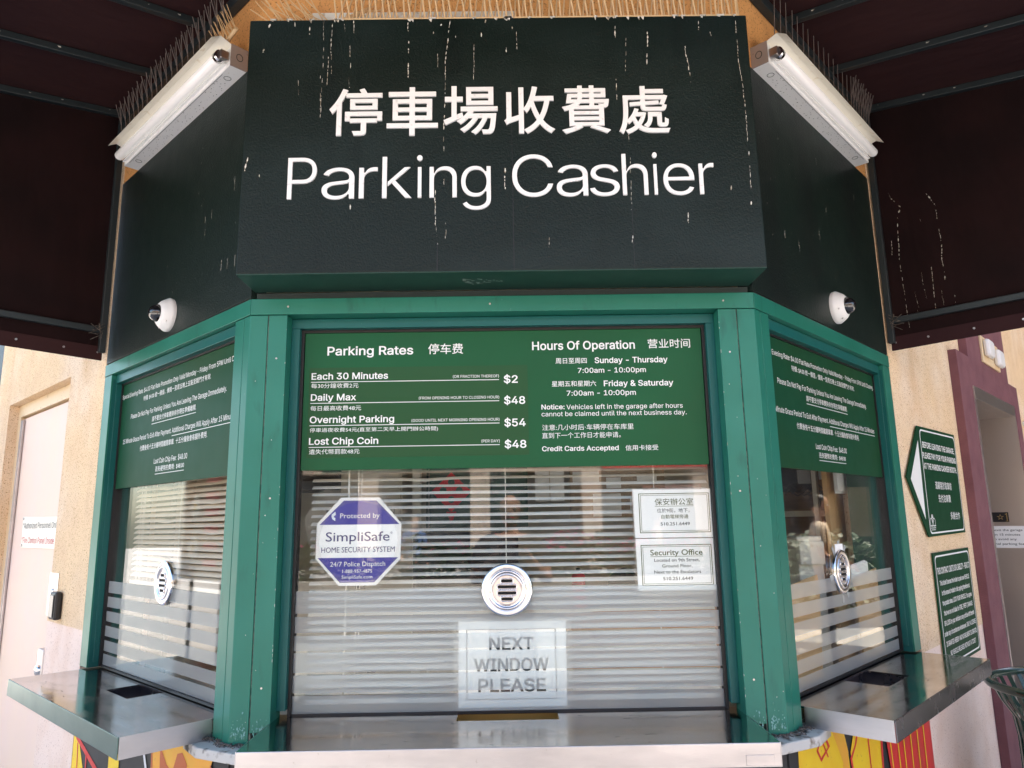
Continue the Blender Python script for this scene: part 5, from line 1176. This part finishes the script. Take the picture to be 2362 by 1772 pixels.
# plates on the far jamb (facing back towards the booth)
def jamb_frame(n0, n1, z0, z1, u=3.84, th=.002):
    return MB().box(u - th, u, *sorted((-n0, -n1)), z0, z1)
stp = part('floor_plate', jamb_frame(-.168, -.070, 1.549, 1.614), 'black_plastic', pt, bevel=.0006)
star = MB(); cxn, cz = -.118, 1.581
pts = [(cxn + (.022 if i % 2 == 0 else .009) * math.sin(i * math.pi / 5), cz + (.022 if i % 2 == 0 else .009) * math.cos(i * math.pi / 5)) for i in range(10)]
star.add([(3.8372, -q[0], q[1]) for q in pts], [tuple(range(10))])
pi2 = [(cxn + (.012 if i % 2 == 0 else .005) * math.sin(i * math.pi / 5), cz + (.012 if i % 2 == 0 else .005) * math.cos(i * math.pi / 5)) for i in range(10)]
part('star', star, 'brass', stp, fix=False)
part('star_centre', MB().add([(3.8368, -q[0], q[1]) for q in pi2], [tuple(range(10))]), 'black_plastic', stp, fix=False)
part('numeral', MB().box(3.8365, 3.8378, .078, .083, 1.556, 1.608).box(3.8365, 3.8378, .083, .090, 1.598, 1.603).box(3.8365, 3.8378, .073, .090, 1.553, 1.5565), 'brass', stp)
# the exit notice
FR['J'] = (*w2('R', 3.838, 0, 0)[:2], TR - math.pi / 2)      # reading direction runs outwards along the jamb
nt_ = thing('exit_notice', 'J', -.08, 0, 1.378, 'white notice about leaving within 15 minutes on the steel jamb', 'notice')
part('sheet', MB().prism([(-.24, 1.378), (.006, 1.378), (.012, 1.386), (.012, 1.514), (.006, 1.522), (-.24, 1.522)], -.0012, 0), 'paper', nt_)
for b, x0, x1, z in (('Please exit the garage', -.238, -.003, 1.489), ('within 15 minutes', -.215, -.019, 1.459), ('to avoid any', -.180, -.042, 1.429), ('additional parking fees', -.246, .009, 1.398)):
    text(nt_, b, x0, x1, z, .0135, m='ink', font='B', bold=.006, d=-.0016)
el = thing('emergency_light', 'R', 3.26, dF, 2.51, 'beige twin emergency light on the burgundy lintel', 'light fitting')
part('plate', MB().box(3.02, 3.515, dF - .012, dF, 2.512, 2.680), 'frame_cream', el, bevel=.003)
part('lamp_head', MB().box(3.05, 3.20, dF - .05, dF - .012, 2.55, 2.66), 'camera_white', el, bevel=.018)
part('lamp_head', MB().box(3.34, 3.49, dF - .05, dF - .012, 2.53, 2.64), 'camera_white', el, bevel=.018)
part('test_panel', MB().box(3.22, 3.32, dF - .014, dF - .012, 2.56, 2.64), 'cork', el)
cv = thing('call_plate', 'R', 4.35, 0, 1.9, 'small cream box on the wall right of elevator', 'box')
part('casing', MB().box(4.22, 4.45, -.02, 0, 2.02, 2.28), 'frame_cream', cv, bevel=.004)
part('round_sensor', MB().cyl((4.28, -.02, 2.24), (4.28, -.04, 2.24), .02, n=16), 'camera_white', cv)

# ================================================================ TRASH CAN
tc_ = thing('trash_can', 'F', 2.28, .875, 0, 'dark green slatted metal trash can with flared rim', 'trash can')
cx, cy, zr, rr = 2.285, .875, .925, .335
n = 40
part('rim', MB().tube([(cx + rr * math.cos(2 * math.pi * i / n), cy + rr * math.sin(2 * math.pi * i / n), zr) for i in range(n + 2)], .017, n=10), 'can_green', tc_)
part('band', MB().lathe([(.245, .72), (.250, .72), (.250, .66), (.245, .66), (.245, .72)], (cx, cy, 0), axis='z', n=40), 'can_green', tc_)
part('band', MB().lathe([(.245, .16), (.250, .16), (.250, .10), (.245, .10), (.245, .16)], (cx, cy, 0), axis='z', n=40), 'can_green', tc_)
part('liner', MB().lathe([(.001, .06), (.20, .06), (.215, .70), (.21, .71), (.195, .08), (.001, .08)], (cx, cy, 0), axis='z', n=32), 'black_plastic', tc_)
for i in range(36):
    a = 2 * math.pi * i / 36; c, s = math.cos(a), math.sin(a); hw = .011
    prof = [(rr - .008, zr), (.300, .86), (.262, .80), (.252, .72), (.252, .10), (.24, .05)]
    vs = []
    for r_, z_ in prof:
        for q in (-hw, hw):
            for dr_ in (0, .004): vs.append((cx + (r_ + dr_) * c - q * s, cy + (r_ + dr_) * s + q * c, z_))
    fs = []
    for k in range(len(prof) - 1):
        b = 4 * k; fs += [(b + 1, b + 3, b + 7, b + 5), (b, b + 4, b + 6, b + 2), (b, b + 1, b + 5, b + 4), (b + 2, b + 6, b + 7, b + 3)]
    part('slat', MB().add(vs, fs), 'can_green', tc_)

# ================================================================ ACROSS THE PLAZA (mirrored in the glass)
pn = thing('planter', 'F', 0, -8.0, 0, 'long concrete planter of shrubs and pink flowers, mirrored in the windows', 'planter')
part('trough', MB().box(-3.4, 3.4, -9.9, -9.3, 0, .75), 'planter', pn, bevel=.02)
part('soil', MB().box(-3.35, 3.35, -9.85, -9.35, .70, .76), 'soil', pn)
r = random.Random(31)
for nm, m_, cnt, zr_, sz in (('foliage', 'leaf', 2600, (.76, 1.45), .05), ('foliage', 'leaf_dark', 1800, (.76, 1.40), .05), ('blossoms', 'flower_pink', 700, (1.1, 1.55), .045)):
    mb = MB()
    for i in range(cnt):
        x = r.uniform(-3.3, 3.3); top = zr_[1] - .25 * abs(math.sin(x * 2.1 + (1 if m_ == 'flower_pink' else 0))); z = r.uniform(zr_[0], top); y = -9.6 + r.gauss(0, .13)
        if m_ == 'flower_pink' and x < -.5 and r.random() < .8: continue
        a, b = r.uniform(0, 6.28), r.uniform(-1, 1); u = Vector((math.cos(a), math.sin(a), b)).normalized() * sz; v = u.orthogonal().normalized() * sz * .45
        p = Vector((x, y, z)); mb.add([p - u, p + v, p + u, p - v], [(0, 1, 2, 3)])
    part(nm, mb, m_, pn, kind='stuff', fix=False)
mb_ = thing('menu_board', 'L', -3.35, -1.24, 0, 'white framed menu board on a stand, mirrored in the left window', 'board')
part('board', MB().box(-3.75, -2.95, -1.27, -1.25, 1.22, 2.25), 'paper', mb_, bevel=.004)
part('picture_field', MB().box(-3.70, -3.0, -1.2495, -1.2485, 1.27, 2.20), 'cork', mb_)
for k in range(3):
    part('fried_egg', MB().lathe([(.001, .008), (.075, .008), (.085, 0)], (-3.52, -1.248, 2.05 - k * .3), n=16, smooth=False), 'white_print', mb_)
    part('yolk', MB().lathe([(.001, .014), (.022, .012), (.026, .008)], (-3.51, -1.248, 2.05 - k * .3), n=12), 'mural_yellow', mb_)
for k in range(7): part('red_price', MB().box(-3.35, -3.12, -1.248, -1.247, 1.32 + k * .12, 1.37 + k * .12), 'red', mb_)
for x in (-3.6, -3.1): part('stand_leg', MB().box(x, x + .03, -1.29, -1.27, 0, 1.3), 'black_plastic', mb_)
tw = thing('shading_block', 'R', 12, 0, 0, 'unseen dark block added to shade the ground mirrored in the right window', 'building')  # out of view, added to cast shade on the ground mirrored at right
part('wall', MB().box(9, 22, -.2, 3, 0, 7.4), 'facade_brown', tw)
for k in range(5): part('shop_window', MB().box(9.4 + k * 2.4, 11.4 + k * 2.4, -.23, -.19, .5, 2.8), 'facade_dark', tw)
sb = thing('side_building', 'F', 16, 0, 0, 'brown arcade building at the side, mirrored in the right window', 'building')
part('wall', MB().box(13.5, 16, -6, 14, 0, 9), 'facade_brown', sb)
for k in range(6):
    part('shop_window', MB().box(13.42, 13.5, -5.4 + k * 3, -3.2 + k * 3, .3, 2.7), 'facade_dark', sb)
    part('poster', MB().box(13.38, 13.42, -5.2 + k * 3, -4.6 + k * 3, 1.2, 2.2), ('paper_blue_white', 'cork', 'room_wood')[k % 3], sb)
hg = thing('hedge', 'F', 10, 2, 0, 'dark hedge added to cover bright ground mirrored in the right window', 'hedge')  # added so dark foliage hides the sunlit ground in the right glass
mb = MB(); r = random.Random(77)
for i in range(3500):
    p = Vector((r.uniform(9.6, 10.6), r.uniform(-3.0, 6.5), 0)); p.z = r.uniform(.02, 1.25 + .15 * math.sin(p.y * 3)); a, b = r.uniform(0, 6.28), r.uniform(-1, 1); u = Vector((math.cos(a), math.sin(a), b)).normalized() * .08; v = u.orthogonal().normalized() * .045
    mb.add([p - u, p + v, p + u, p - v], [(0, 1, 2, 3)])
part('foliage', mb, 'leaf_dark', hg, kind='stuff', fix=False)
part('soil_bed', MB().box(9.5, 10.7, -3.1, 6.6, 0.001, .15), 'soil', hg)
fc = thing('opposite_building', 'F', 0, -24, 0, 'pale shop building across the street, mirrored in the windows', 'building')
part('wall', MB().box(-22, 22, -26, -24, 3.4, 9).box(-22, 22, -26, -25.6, 0, 3.4), 'facade', fc)
for k in range(11):
    x = -21 + k * 4; part('pier', MB().box(x - .35, x + .35, -25.6, -24, 0, 3.4), 'facade', fc)
    if k < 10:
        part('shop_window', MB().box(x + .35, x + 3.65, -25.0, -24.9, .4, 3.2), 'facade_dark', fc)
        part('upper_window', MB().box(x + 1.2, x + 2.8, -24.03, -23.98, 4.8, 6.9), 'facade_dark', fc)
part('shop_sign', MB().box(-6.6, -1.4, -24.0, -23.8, 3.45, 4.1), 'board_green', fc)
part('shop_sign', MB().box(3.4, 8.6, -24.0, -23.8, 3.45, 4.1), 'red', fc)
part('cornice', MB().box(-22, 22, -24.0, -23.7, 8.8, 9.1), 'planter', fc)

build_text()
